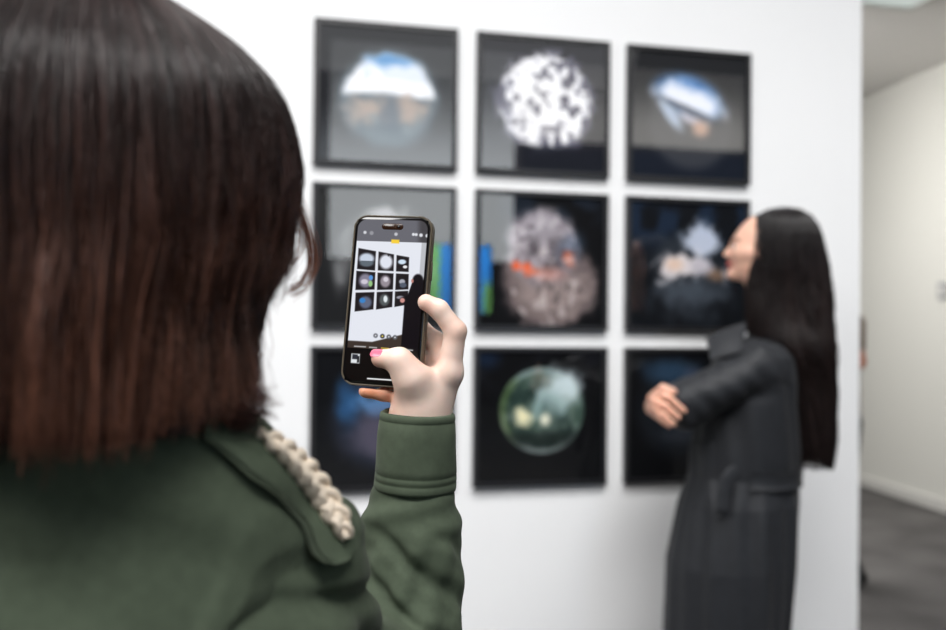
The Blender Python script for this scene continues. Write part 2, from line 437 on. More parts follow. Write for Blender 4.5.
        r = np.hypot((sg - x) / .345, (tt - y) / .335)
        d = 1 - ss(r, .93, 1.03)
        p.over((38, 56, 52), d * .95)
        p.over((70, 92, 82), d * ss(n1, .38, .6) * .8); p.over((112, 128, 120), d * ss(n2, .52, .68) * .55)
        p.over((176, 186, 186), d * ss(r + .1 * (n2 - .5), .80, .95) * ss(tt - .3 * sg, .30, .55) * .9)
        p.over((150, 170, 172), d * ss(r, .82, .97) * (1 - ss(tt, .2, .32)) * .8)
        p.over((74, 96, 44), d * ss(r, .75, .95) * (1 - ss(sg, .25, .35)) * .6)
        p.blob(.66, .29, .15, .13, (214, 230, 234), .95, .55, .5, (n2 - .5) * 1.3)
        p.blob(.60, .40, .12, .10, (150, 176, 176), .7, .7, .4, (n2 - .5))
        p.blob(.36, .50, .08, .055, (246, 240, 200), 1, .6, 0, (n2 - .5) * 1.6); p.blob(.535, .525, .045, .05, (250, 248, 226), .95, .6, 0, (n2 - .5)); p.blob(.47, .42, .03, .10, (176, 200, 200), .7, .7, .2, (n2 - .5))
        p.blob(.47, .45, .04, .06, (130, 160, 158), .7, .6)
        p.over((20, 28, 26), d * ss(tt, .58, .66) * (1 - ss(tt, .7, .82)) * .7)
    else:
        p = Paint((9, 10, 13)); p.blob(.44, .48, .36, .36, (22, 26, 32), .9, .2); p.blob(.40, .16, .24, .09, (44, 70, 96), .8, .7, 0, (n1 - .5))
        p.blob(.55, .2, .08, .08, (88, 92, 112), .5, .7); p.blob(.5, .6, .2, .15, (60, 66, 76), .5, .6, 0, (n2 - .5))
    return lin(np.clip(p.c, 0, 255))
FX0, FZ0, FS, GX, GZ = 0.1717, 2.40057, 0.5, 0.0707, 0.0598
ART = ['framed square photograph of a sphere under a blue sky dome, top left of nine',
       'framed photograph of a bright white mottled sphere, top middle picture',
       'framed photograph of a tilted blue and white dome under painted grey haze, top right picture',
       'framed photograph of pale wisps of a sphere, half behind the raised phone',
       'framed photograph of a pinkish grey sphere with orange glints, centre of the nine',
       'framed photograph of white fragments on dark blue, beside the long haired woman\'s face',
       'framed dark photograph with blue blotches behind the raised hand and cuff',
       'framed photograph of a green glass ball on black, bottom middle picture',
       'framed dark photograph partly covered by the long haired woman\'s crossed arms']
BW, TH = 0.017, 0.026
for k in range(9):
    c, r = k % 3, k // 3
    x0 = FX0 + c * (FS + GX); z1 = FZ0 - r * (FS + GZ); x1, z0 = x0 + FS, z1 - FS
    t = thing('framed_photograph', ART[k], 'picture', (x0 + FS / 2, -TH / 2, z0), 'nine framed photographs on the wall')
    o = obj('frame', *join(box(x0, x0 + BW, -TH, -.001, z0, z1), box(x1 - BW, x1, -TH, -.001, z0, z1),
                           box(x0 + BW, x1 - BW, -TH, -.001, z1 - BW, z1), box(x0 + BW, x1 - BW, -TH, -.001, z0, z0 + BW)), M_FRAME, t, smooth=False, lev=False)
    xs, zs = np.linspace(x0 + BW, x1 - BW, NP), np.linspace(z1 - BW, z0 + BW, NP)
    Z, X = np.meshgrid(zs, xs, indexing='ij')
    v = np.stack([X.ravel(), np.full(NP * NP, -.016), Z.ravel()], 1)
    obj('print', v, grid_faces(NP, NP)[:, ::-1], M_PRINT, t, cols=art(k).reshape(-1, 3), smooth=False, lev=False)
    g = obj('glazing', *box(x0 + BW, x1 - BW, -.0235, -.0215, z0 + BW, z1 - BW), M_GLASS, t, smooth=False, lev=False)
    g.data.polygons.foreach_set('material_index', [0] * 6)
    # single reflecting face: keep only the front
    me = g.data
    v = np.array([[x0 + BW, -.0235, z0 + BW], [x1 - BW, -.0235, z0 + BW], [x1 - BW, -.0235, z1 - BW], [x0 + BW, -.0235, z1 - BW]]) - root_loc(t)
    g.data = mesh_np('glazing', v, np.array([[0, 1, 2, 3]]), smooth=False); g.data.materials.append(M_GLASS)
    obj('backing_board', *box(x0 + BW, x1 - BW, -.0155, -.002, z0 + BW, z1 - BW), M_FRAME, t, smooth=False, lev=False)
# ---------------------------------------------------------------- lit display standing in the hall, seen mirrored in the middle row
SD = 9.0
(xa, zb), (xb, za) = hall_xz(429, 245, SD), hall_xz(489, 313, SD)
ds = thing('display_screen', 'lit blue and green display mirrored in the glass of the two left middle row pictures', 'screen', ((xa + xb) / 2, -SD, 0))
n_ = 40; Xg, Zg = np.meshgrid(np.linspace(xa, xb, n_), np.linspace(za, zb, n_)); fx, fz = (Xg - xa) / (xb - xa), (Zg - za) / (zb - za)
cg = np.ones((n_, n_, 3)) * lin((46, 136, 222)); m_ = ss(.17 - fx, -.04, .04)[..., None]; cg = cg * (1 - m_) + lin((120, 190, 110)) * m_
m_ = (ss(fx, .84, .92) * ss(.45 - fz, -.1, .1))[..., None]; cg = cg * (1 - m_) + lin((110, 170, 90)) * m_; cg = cg * (.75 + .5 * fz)[..., None]
obj('lit_panel', np.stack([Xg.ravel(), np.full(n_ * n_, -SD + .021), Zg.ravel()], 1), grid_faces(n_, n_), mat('lit_display', (0, 0, 0), .3, attr=True, emit=8.0), ds, cols=cg.reshape(-1, 3), smooth=False, lev=False)
obj('housing', *box(xa - .02, xb + .02, -SD - .03, -SD + .02, za - .02, zb + .02), M_FRAME, ds, smooth=False, lev=False)
xm = (xa + xb) / 2
obj('pole', *box(xm - .03, xm + .03, -SD - .02, -SD + .01, .02, za - .02), M_FRAME, ds, smooth=False, lev=False)
obj('base_plate', *box(xm - .3, xm + .3, -SD - .25, -SD + .2, 0, .02), M_FRAME, ds, smooth=False, lev=False)
# ---------------------------------------------------------------- the held phone
RP_ = (-0.244299, -0.114789, 0.04842697)
def rotzxy(a, b, c):
    ca, sa, cb, sb, cc, sc_ = math.cos(a), math.sin(a), math.cos(b), math.sin(b), math.cos(c), math.sin(c)
    return np.array([[ca, -sa, 0], [sa, ca, 0], [0, 0, 1]]) @ np.array([[1, 0, 0], [0, cb, -sb], [0, sb, cb]]) @ np.array([[cc, 0, sc_], [0, 1, 0], [-sc_, 0, cc]])
PR = T @ rotzxy(*RP_)                                  # phone axes (right, through, up) in the level frame
PC = T @ np.array([-0.07990579, 0.87127554, 0.01308303]) + H0
def phl(p): return np.asarray(p, float) @ PR.T + PC    # phone coordinates -> level frame
def ph(u, v, off):
    """point on the ray of pixel u,v at phone depth off (negative: in front of the glass)"""
    d = pv(u, v, 1) - H0; n = PR[:, 1]
    s = (n @ (PC - H0) + off) / (n @ d)
    return H0 + d * s
PW, PHT, PT = 0.079, 0.163, 0.0115
def rrect(w, h, r, n=8):
    pts = []
    for cx, cz, a0 in ((w / 2 - r, h / 2 - r, 0), (-w / 2 + r, h / 2 - r, 90), (-w / 2 + r, -h / 2 + r, 180), (w / 2 - r, -h / 2 + r, 270)):
        for i in range(n + 1):
            a = math.radians(a0 + 90 * i / n); pts.append((cx + r * math.cos(a), cz + r * math.sin(a)))
    return np.array(pts)
def rslab(w, h, r, layers, cx=0, cz=0, hole=None):
    """rounded slab: layers = [(y, inset)...]"""
    rings = []
    for y, ins in layers:
        q = rrect(w - 2 * ins, h - 2 * ins, max(r - ins, 1e-4)); rings.append(np.stack([q[:, 0] + cx, np.full(len(q), y), q[:, 1] + cz], 1))
    m = len(rings[0]); v = np.concatenate(rings)
    f = grid_faces(len(rings), m, True)
    a = np.arange(m)[None]
    return v, [f, a[:, ::-1] * 1, (a + (len(rings) - 1) * m)]
phone = thing('smartphone', 'smartphone in a brown case held up in the raised hand', 'phone', world(phl([0, 0, -PHT / 2])))
hy = PT / 2
v, f = rslab(PW, PHT, .0135, [(-hy + .0012, .0022), (-hy, .0018), (-hy - .0006, .0010), (-hy - .0002, .0003), (-hy + .0012, 0), (hy - .003, 0), (hy - .0006, .0012), (hy, .003)])
case = obj('case', phl(v), f, M_CASE, phone)
for z0, h_ in ((.030, .019), (.006, .010), (-.010, .010)):
    vb, fb = rslab(h_ * 0 + .005, h_, .002, [(-.0005, 0), (.0005, .0004)])
    vb = np.stack([vb[:, 1] + (PW / 2 + .0004 if z0 == .030 else -PW / 2 - .0004), vb[:, 0], vb[:, 2] + z0], 1)
    obj('side_button', phl(vb), fb, M_CASE, case)
v, f = rslab(PW - .0040, PHT - .0040, .0118, [(-hy - .0004, .0006), (-hy - .0002, 0), (-hy + .0030, 0)])
face = obj('front_glass', phl(v), f, M_BLACKGLASS, phone)
# lit screen, painted point by point
SW, SH = PW - .0088, PHT - .0088
QUAD = np.array([[360.5, 221.8], [432.8, 223.6], [347.2, 380.6], [419.2, 385.6]])
ns, nt = 150, 310
s_, t_ = np.meshgrid(np.linspace(0, 1, ns), np.linspace(0, 1, nt))
sx = (s_ - .5) * SW; sz = (.5 - t_) * SH
X3 = phl(np.stack([sx.ravel(), np.full(sx.size, -hy - .0006), sz.ravel()], 1)) - H0
Xc = X3 @ T
U = (473 + F * Xc[:, 0] / Xc[:, 1]).reshape(nt, ns); V = (315 - F * Xc[:, 2] / Xc[:, 1]).reshape(nt, ns)
scol = np.ones((nt, ns, 3)) * np.array([10, 8, 7.0])
def put(col, mask):
    global scol
    a = np.clip(np.asarray(mask, float), 0, 1)[..., None]; scol = scol * (1 - a) + np.asarray(col, float) * a
def poly(pts, soft=.5):
    """soft mask of a convex polygon given in photo pixels, clockwise"""
    m = np.ones(U.shape) * 9
    for (ax, ay), (bx, by) in zip(pts, pts[1:] + pts[:1]):
        L_ = math.hypot(bx - ax, by - ay); m = np.minimum(m, ((bx - ax) * (V - ay) - (by - ay) * (U - ax)) / L_)
    return ss(m, -soft, soft)
def dot(x, y, rx, ry=None, soft=.3):
    r = np.hypot((U - x) / rx, (V - y) / (ry or rx)); return 1 - ss(r, 1 - soft, 1 + soft)
put((104, 104, 112), t_ < .138); put((70, 68, 72), (t_ < .138) * ss(U, 415, 423))
photo_m = ((t_ >= .138) & (t_ < .80)).astype(float)
put((229, 232, 241), photo_m)
put((188, 190, 196), photo_m * poly([(422, 240), (440, 240), (436, 300), (417.5, 300)]))
put((236, 238, 242), photo_m * poly([(430.5, 247), (433, 247), (430, 292), (427.5, 292)]))
put((62, 52, 46), photo_m * ss(V - (340.5 + .06 * (U - 351) - np.maximum(U - 372, 0) * .30), -.6, .8))
put((150, 140, 150), photo_m * poly([(421, 320), (428, 320), (424.5, 347), (417.5, 346)]) * .8)
nzs = fbm(nt, ns, 14, 3, 77)
TH_ = [[(358.5, 248), (376, 251.2), (375, 270.6), (357, 269)], [(378.6, 251.5), (394, 254.4), (393.6, 271.2), (377.8, 270.4)], [(396.6, 255), (409.2, 257.2), (408.6, 272), (396, 271.4)],
       [(356.4, 270.8), (375.4, 272.2), (374.6, 289.6), (355.4, 290)], [(377.6, 272.6), (393.6, 273.4), (393, 289.6), (377, 290)], [(396, 273.4), (408.8, 274), (408.4, 289.4), (395.2, 290)],
       [(355.6, 292.6), (374.4, 292), (373.4, 309.4), (354.6, 311.6)], [(376.8, 292), (392.8, 291.4), (392.2, 307), (376, 309.6)], [(395, 291.4), (408.2, 290.8), (408, 304.6), (394.4, 307)]]
for i, qd in enumerate(TH_):
    m = photo_m * poly(qd, .45); cx, cy = np.mean(qd, 0)
    put((30, 26, 30), m)
    if i == 0: put((200, 210, 226), m * dot(cx, cy - 1, 7.5, 5.5) * (V < cy + 2)); put((96, 106, 116), m * dot(cx, cy + 3, 7, 4) * (V > cy + 1))
    elif i == 1: put((224, 228, 240), m * dot(cx, cy, 6.4, 7.2) * ss(nzs, .36, .5))
    elif i == 2: put((208, 226, 244), m * dot(cx - .5, cy - 2, 4, 2.4)); put((236, 236, 240), m * dot(cx + 2.5, cy + 3, 2.2, 1.5))
    elif i == 3: put((132, 128, 146), m * dot(cx, cy, 6.5, 7)); put((150, 196, 130), m * dot(cx + 5, cy + 3, 2, 3)); put((90, 150, 220), m * dot(cx + 5.5, cy - 3, 2, 2.5)); put((206, 200, 214), m * dot(cx - 1, cy + 1, 3.5, 2.5))
    elif i == 4: put((150, 140, 150), m * dot(cx, cy, 5, 6)); put((214, 208, 218), m * dot(cx + .5, cy - 2, 2.5, 2.5))
    elif i == 5: put((170, 172, 184), m * dot(cx, cy, 3, 2.5)); put((84, 92, 108), m * dot(cx + 1, cy + 3.5, 3.5, 2.5))
    elif i == 6: put((96, 104, 128), m * dot(cx + 1, cy + 1, 6, 6)); put((60, 130, 200), m * dot(cx - 2, cy - 1, 3, 2.6))
    elif i == 7: put((86, 92, 94), m * dot(cx, cy, 5, 6)); put((226, 234, 238), m * dot(cx + 1, cy - 1, 2, 3.4))
    else: put((150, 148, 160), m * dot(cx - 1, cy - 1, 4, 1.6))
dk = (19, 15, 20)
put(dk, photo_m * dot(418, 280.5, 5.4, 6.4, .2)); put(dk, photo_m * np.maximum(poly([(412.6, 281), (423.4, 280), (425.8, 306), (404, 306)]), poly([(404.4, 302), (425.8, 302), (422.5, 352), (400.5, 352)])))
put(dk, photo_m * dot(408, 300, 8, 4)); put((206, 146, 140), photo_m * dot(402.4, 300.4, 2.4, 2.4)); put((190, 130, 120), photo_m * dot(412.4, 281, 1.2, 2))
for x, y, c in ((375.6, 335.6, (110, 112, 120)), (382.4, 336.2, (60, 60, 64)), (388.8, 336.8, (96, 98, 104)), (395, 337.4, (96, 98, 104))):
    put(c, dot(x, y, 2.3)); put((236, 214, 90) if x == 382.4 else (210, 210, 214), dot(x, y, .8))
put((16, 12, 11), ss(t_, .795, .83))
for a, b, y, c in ((354, 366, 346.6, (206, 206, 208)), (369, 377, 347.6, (206, 206, 208)), (381, 389, 348.4, (226, 196, 70)), (392.4, 403, 349.2, (206, 206, 208)), (406.6, 413, 350.2, (206, 206, 208))):
    put(c, poly([(a, y - 1), (b, y - .4), (b, y + .8), (a, y + .2)], .4) * .85)
put((226, 230, 234), poly([(351.5, 353.4), (360, 354), (359.4, 363.4), (350.8, 362.8)], .4)); put((50, 52, 60), poly([(352.4, 354), (358, 354.6), (357.4, 359.4), (352, 359)], .5)); put((30, 30, 34), poly([(357.4, 356), (359.4, 356), (359, 362.6), (356.8, 362.6)], .4))
put((240, 240, 242), poly([(367, 377.8), (395, 379.6), (395, 381), (367, 379.2)], .4))
put((246, 206, 60), poly([(391.4, 239.4), (399.4, 239.8), (399.2, 243.6), (391.2, 243.2)], .5))
for x, y, r, a in ((365, 232.4, 1.6, .8), (371.6, 233, 2, .35), (396, 234.2, 1.7, .7), (413.4, 234.4, 1.5, .9), (416.2, 234.6, 1.5, .9), (421, 235.2, 1.8, .9), (427.4, 235.8, 1.9, .95)):
    put((236, 238, 244), dot(x, y, r) * a)
# round the corners of the lit area
q = np.maximum(np.abs(sx) - (SW / 2 - .009), 0); q2 = np.maximum(np.abs(sz) - (SH / 2 - .009), 0)
put((4, 3, 3), ss(np.hypot(q, q2), .0085, .0091))
obj('screen', X3 + H0, grid_faces(nt, ns)[:, ::-1], M_SCREEN, phone, cols=lin(np.clip(scol, 0, 255)).reshape(-1, 3), smooth=False)
v, f = rslab(.0215, .0060, .00299, [(-hy - .0010, .0003), (-hy - .0007, 0), (-hy - .0003, 0)], 0, SH / 2 - .0066)
pill = obj('sensor_pill', phl(v), f, M_PILL, face)
v, f = rslab(.0030, .0030, .00149, [(-hy - .0012, .0002), (-hy - .0009, 0)], .0062, SH / 2 - .0066)
obj('front_lens', phl(v), f, M_LENS, face)
v, f = rslab(.036, .037, .009, [(hy - .0002, 0), (hy + .0022, .0003), (hy + .0028, .001)], .017, PHT / 2 - .0225)
bump_ = obj('camera_bump', phl(v), f, M_CASE, phone)
for x, z in ((.0085, .0085), (.0085, -.0085), (-.0085, 0)):
    v, f = rslab(.0145, .0145, .0072, [(hy + .0026, 0), (hy + .0048, .0002), (hy + .0050, .0012)], .017 + x, PHT / 2 - .0225 + z)
    obj('rear_lens', phl(v), f, M_LENS, bump_)

# ---------------------------------------------------------------- shared figure pieces
def basis(yaw, pitch, roll=0.0):
    """columns right, forward, up; yaw turns forward from +y towards +x, pitch lifts the face"""
    cy, sy, cq, sq, co_, so = math.cos(yaw), math.sin(yaw), math.cos(pitch), math.sin(pitch), math.cos(roll), math.sin(roll)
    f = np.array([sy * cq, cy * cq, sq]); r = np.array([cy, -sy, 0]); u = np.cross(r, f)
    r2 = r * co_ + u * so; u2 = u * co_ - r * so
    return np.stack([r2, f, u2], 1)
def head_sdf(p, c, R, size=1.0, ear=.078):
    q = (p - np.asarray(c, np.float32)) @ R.astype(np.float32) / np.float32(size)
    d = ell(q, (0, -.012, .04), (.074, .092, .086))
    d = smin(d, ell(q, (0, .03, -.015), (.061, .066, .086)), .03)
    d = smin(d, cone(q, (0, .02, -.058), (0, .070, -.090), .045, .020), .03)
    m = q.copy(); m[:, 0] = np.abs(m[:, 0])
    d = smin(d, cone(m, (.034, .062, -.018), (.05, .035, -.015), .022, .02), .02)
    d = smin(d, cone(m, (0, .084, .024), (.034, .076, .026), .012, .010), .015)
    d = smax(d, -ell(m, (.031, .101, .004), (.017, .018, .011)), .010)
    d = smin(d, cone(q, (0, .089, .010), (0, .108, -.024), .0075, .0105), .010)
    d = smin(d, ell(m, (.011, .096, -.028), (.008, .010, .008)), .006)
    d = smin(d, ell(q, (0, .0945, -.0505), (.021, .009, .0065)), .006)
    d = smin(d, ell(q, (0, .0925, -.0610), (.018, .009, .0075)), .005)
    d = smin(d, ell(q, (0, .082, -.090), (.018, .014, .014)), .014)
    d = smin(d, np.maximum(ell(m, (ear, -.008, -.006), (.012, .020, .031)), -ell(m, (ear + .010, -.004, -.006), (.009, .011, .019))), .006)
    d = smin(d, cone(q, (0, -.010, -.06), (0, -.026, -.165), .048, .050), .03)
    return d * size
def head_cols(v, c, R, base, size=1.0):
    q = (v - c) @ R / size
    col = np.tile(np.asarray(base, float), (len(v), 1))
    lip = (np.abs(q[:, 0]) < .023) & (q[:, 1] > .080) & (q[:, 2] > -.070) & (q[:, 2] < -.0445)
    col[lip] = lin((176, 92, 86))
    br = (np.abs(np.abs(q[:, 0]) - .032) < .018) & (q[:, 1] > .066) & (np.abs(q[:, 2] - .030 + .1 * np.abs(np.abs(q[:, 0]) - .030)) < .0035)
    col[br] = lin((46, 30, 24)); return col
def eyes(root, c, R, size=1.0):
    for s in (-1, 1):
        n, m = 10, 14
        th = np.linspace(0, np.pi, n)[:, None]; fi = np.linspace(0, 2 * np.pi, m, endpoint=False)[None]
        u = np.stack([np.sin(th) * np.cos(fi), np.cos(th) * np.ones_like(fi), np.sin(th) * np.sin(fi)], -1).reshape(-1, 3)
        v = (u * .0118 + np.array([s * .031, .0785, .004])) @ R.T * size + c
        cc = np.where(u[:, 1:2] > .9, lin((18, 14, 12)), np.where(u[:, 1:2] > .72, lin((70, 44, 26)), lin((225, 222, 218))))
        obj('eye', v, grid_faces(n, m, True), M_EYE, root, cols=cc)

def strand_mesh(paths, rad, cols):
    """paths (N,K,3), rad (N,) or (N,K), cols (N,K,3) -> three-sided tubes in one mesh"""
    N_, K = paths.shape[:2]
    t = np.gradient(paths, axis=1); t /= np.linalg.norm(t, axis=2, keepdims=True) + 1e-9
    ref = np.array([.31, .27, .1]) + 0 * t
    a = np.cross(t, ref); a /= np.linalg.norm(a, axis=2, keepdims=True) + 1e-9
    b = np.cross(t, a)
    r = np.broadcast_to(rad if np.ndim(rad) == 2 else np.asarray(rad)[:, None], (N_, K))[..., None]
    ring = [paths + r * (math.cos(x) * a + math.sin(x) * b) for x in (0, 2.094, 4.189)]
    v = np.stack(ring, 2).reshape(-1, 3)
    base = (np.arange(N_)[:, None, None] * K + np.arange(K - 1)[None, :, None]) * 3
    j = np.arange(3)[None, None]; k = (j + 1) % 3
    f = np.stack([base + j, base + 3 + j, base + 3 + k, base + k], -1).reshape(-1, 4)
    return v, f, np.repeat(cols.reshape(-1, 3), 3, axis=0)
def smooth_noise(x, seed, lo=-1, hi=1):
    """1-d value noise"""
    g = np.random.default_rng(seed).uniform(lo, hi, 512); i = np.floor(x).astype(int); u = x - i; u = u * u * (3 - 2 * u)
    return g[i % 512] * (1 - u) + g[(i + 1) % 512] * u
def hair_radius(tab, z, phi):
    """tab rows (z descending): z, cx, cy, a_right, a_left, b_front, b_back"""
    tt_ = tab[::-1]
    cx, cy, ar, al, bf, bb = [np.interp(z, tt_[:, 0], tt_[:, i]) for i in range(1, 7)]
    a = np.where(np.cos(phi) > 0, ar, al); b = np.where(np.sin(phi) > 0, bf, bb)
    r = (np.abs(np.cos(phi) / a) ** HAIR_N + np.abs(np.sin(phi) / b) ** HAIR_N + 1e-9) ** (-1 / HAIR_N)
    return cx, cy, r
HAIR_N = 2.0
def resample(tab, n=60):
    """smooth the section table along arc length of its right profile"""
    tab = np.asarray(tab, float); return catmull(tab, n)

# ---------------------------------------------------------------- woman taking the picture (foreground, from behind)
SK = lin((245, 217, 202))
yaw1 = math.radians(16)
HC1 = np.array([-.235, .572, 1.440]); R1 = basis(yaw1, math.radians(-2))
S_R = pv(299, 552, .630); E_R = pv(404, 692, .835); W_R = pv(420, 424, .872)
S_L = np.array([-.385, .60, 1.178]); E_L = np.array([-.43, .63, .92]); W_L = np.array([-.38, .82, .86])
floor1 = np.array([-.235, .60, 0.0])
person1 = thing('person', 'person seen from behind with shoulder length brown hair, olive jacket and raised phone', 'person', world(floor1))
def legs_sdf(p, cx, cy, hip, yaw, k=.03, gap=.075):
    r = np.array([math.cos(yaw), -math.sin(yaw), 0]); f = np.array([math.sin(yaw), math.cos(yaw), 0]); d = None
    for s in (-1, 1):
        h = np.array([cx, cy, hip]) + r * s * gap; kn = np.array([cx, cy, hip * .54]) + r * s * gap + f * .015; an = np.array([cx, cy, .09]) + r * s * gap
        l = chain(p, [h, kn, an], [.078, .055, .038], .02)
        l = smin(l, cone(p, an - [0, 0, .04], an + f * .13 - [0, 0, .055], .036, .026), .02)
        d = l if d is None else np.minimum(d, l)
    return d
def body1(p):
    d = column(p, [(.74, -.235, .60, .15, .10), (.90, -.235, .60, .125, .085), (1.05, -.235, .60, .13, .09), (1.15, -.235, .60, .14, .085), (1.21, -.235, .60, .115, .07), (1.26, -.235, .59, .06, .055)])
    d = smin(d, legs_sdf(p, -.235, .60, .76, 0), .04)
    d = smin(d, cone(p, (-.235, .59, 1.22), S_R - [.015, 0, .008], .045, .034), .04); d = smin(d, cone(p, (-.235, .59, 1.22), S_L + [.01, 0, -.01], .05, .045), .04)
    d = smin(d, chain(p, [S_R + [-.012, 0, -.004], pv(314, 655, .70), E_R, pv(412, 560, .868), pv(415, 490, .872), pv(418, 450, .872)], [.032, .032, .034, .033, .025, .022], .02), .015)
    d = smin(d, chain(p, [S_L, E_L, W_L], [.045, .037, .026], .02), .03)
    pl = [W_L, W_L + [.02, .06, .01]]; d = smin(d, cone(p, pl[0], pl[1], .026, .03), .01)
    for i in range(4):
        b = pl[1] + np.array([.012, .02, .024 - .016 * i]); d = smin(d, chain(p, [b, b + [.01, .03, -.004], b + [.02, .045, -.02]], [.0095, .009, .008], .004), .004)
    d = smin(d, chain(p, [pl[0] + [0, .02, .02], pl[0] + [-.005, .06, .045], pl[0] + [.01, .085, .05]], [.014, .011, .009], .006), .008)
    return smin(d, head_sdf(p, HC1, R1, .94), .02)
v1, f1 = surface(body1, (-.56, .40, -.01), (.06, .98, 1.60), .004)
# raised right hand: thumb over the glass, index along the edge, other fingers behind, little finger below
def hand1(p):
    W = W_R
    bi, bm, br_, bl = ph(449, 373, .010), ph(444, 380, .020), ph(437, 387, .026), ph(427, 394, .026)
    d = cone(p, W, bi, .0215, .0125)
    for q, r in ((bm, .0125), (br_, .012), (bl, .011)): d = smin(d, cone(p, W, q, .021, r), .010)
    d = smin(d, cone(p, bi, bl, .0105, .010), .008)
    d = smin(d, cone(p, pv(415, 505, .872), W, .0255, .0225), .015)
    d = smin(d, chain(p, [pv(419, 440, .870), pv(418.5, 408, .8625), ph(411, 379, -.009)], [.0160, .0175, .0136], .02), .020)      # thenar
    th = chain(p, [ph(411, 379, -.0105), ph(399.5, 360, -.0180), ph(380.5, 358.5, -.0150)], [.0130, .0104, .0086], .007)
    d = smin(d, th, .016)
    ix = chain(p, [bi, ph(455.5, 331, .003), ph(439, 309.5, -.005), ph(426, 302.5, -.0095)], [.0115, .0100, .0088, .0078], .004)
    d = smin(d, ix, .006)
    md = chain(p, [bm, ph(436.5, 342, .0180), ph(420, 328, .0165), ph(400, 330, .0155)], [.0105, .0092, .0085, .0075], .004)
    d = smin(d, md, .004)
    rg = chain(p, [br_, ph(432, 358, .0250), ph(410, 350, .0185), ph(390, 352, .0150)], [.010, .009, .0082, .0074], .004)
    d = smin(d, rg, .004)
    lt = chain(p, [bl, ph(411, 396.5, .016), ph(384, 393.2, .004), ph(365.5, 391.2, .000)], [.0095, .0080, .0072, .0064], .004)
    d = smin(d, lt, .004)
    q = np.abs((p - PC.astype(np.float32)) @ PR.astype(np.float32)) - np.array([PW / 2 - .0115, hy - .002, PHT / 2 - .0130], np.float32)
    bx = np.linalg.norm(np.maximum(q, 0) * np.array([.18, 1, .18], np.float32), axis=1) - .0040
    return smax(d, -np.maximum(bx, np.maximum(q[:, 0] - .0135, q[:, 2] - .0150)), .0015)
hv, hf = surface(hand1, W_R - [.10, .06, .09], W_R + [.07, .09, .15], .0013)
hc = np.tile(SK, (len(hv), 1))
for pt, rr, cc, a in ((ph(372, 358, -.018), .014, (232, 168, 150), .6), (ph(424, 303, -.012), .014, (236, 170, 150), .5), (ph(457, 330, 0), .012, (226, 170, 146), .5),
                      (ph(372, 392, 0), .028, (222, 134, 84), .85), (ph(418, 362, -.01), .016, (222, 168, 146), .3), (ph(437, 365, .005), .012, (214, 156, 132), .4)):  # orange on the little finger paints warm bounce under the phone
    w_ = (np.exp(-((np.linalg.norm(hv - pt, axis=1) / rr) ** 2)) * a)[:, None]; hc = hc * (1 - w_) + lin(cc) * w_
bc = head_cols(v1, HC1, R1, SK, .94)
vv, ff = join((v1, f1), (hv, hf))
body_1 = obj('body', vv, ff, M_SKIN, person1, cols=np.concatenate([bc, hc]))
eyes(person1, HC1, R1, .94)
# thumb nail
tp, ti = ph(380.5, 358.5, -.0150), ph(399, 359.5, -.0195); ax = (tp - ti) / np.linalg.norm(tp - ti)
nn = pv(379.5, 353.0, 1) - pv(380.5, 358.5, 1); nn = nn / np.linalg.norm(nn) * .82 - PR[:, 1] * .57; nn -= ax * (nn @ ax); nn /= np.linalg.norm(nn); bb_ = np.cross(ax, nn)
gu, gw = np.meshgrid(np.linspace(-1, 1, 13), np.linspace(-1, 1, 11), indexing='ij')
ang = gw * .72; rr_ = .0087 - .0006 * (gu > .5) * (gu - .5)
wl = .0062 * gu
sc_ = np.sqrt(np.clip(1 - (np.abs(gu) ** 4) * .55, 0, 1))
nv = (tp + ax * .0008)[None, None] + ax * wl[..., None] + rr_[..., None] * (np.cos(ang * sc_)[..., None] * nn + np.sin(ang * sc_)[..., None] * bb_) 
nb = nv - nn * .0012
n_ = 13 * 11
obj('thumb_nail', np.concatenate([nv.reshape(-1, 3), nb.reshape(-1, 3)]), [grid_faces(13, 11), grid_faces(13, 11)[:, ::-1] + n_], M_NAIL, person1)

# jacket: back, shoulders and sleeves as one garment
def torso(p):
    t = column(p, [(.70, -.235, .605, .185, .135), (.90, -.235, .605, .168, .12), (1.05, -.235, .60, .168, .122), (1.14, -.235, .598, .166, .118), (1.19, -.235, .595, .152, .108),
                   (1.23, -.235, .585, .122, .094), (1.265, -.235, .575, .092, .084), (1.295, -.235, .565, .074, .076), (1.335, -.235, .562, .068, .070)])
    t = smin(t, cone(p, (-.235, .575, 1.262), pv(205, 474, .600), .056, .0435), .02); t = smin(t, cone(p, pv(205, 474, .600), S_R, .0435, .0485), .02)
    t = smin(t, cone(p, pv(60, 486, .555), pv(200, 488, .572), .045, .045), .03)
    t = smin(t, cone(p, (-.245, .575, 1.262), S_L + [.008, -.006, .006], .050, .055), .03)
    return t
def cast(fn, pts, lift=0.0):
    """first point where the view ray through each pixel and rough depth meets fn = lift"""
    out = []; ds = np.linspace(-.16, .16, 641)
    for q in np.asarray(pts, float):
        dv = (q - H0) / np.linalg.norm(q - H0); smp = q + ds[:, None] * dv; dd = fn(smp.astype(np.float32))
        out.append(smp[np.argmax(dd < lift) if (dd < lift).any() else np.argmin(dd)])
    return np.array(out)
SA, SB, SC = cast(torso, [pv(312, 537, .60), pv(266, 568, .56), pv(229, 630, .55)])
AN = np.cross(SB - SA, SC - SA); AN /= np.linalg.norm(AN); AN = AN * np.sign(AN[0])      # axis of the right armhole
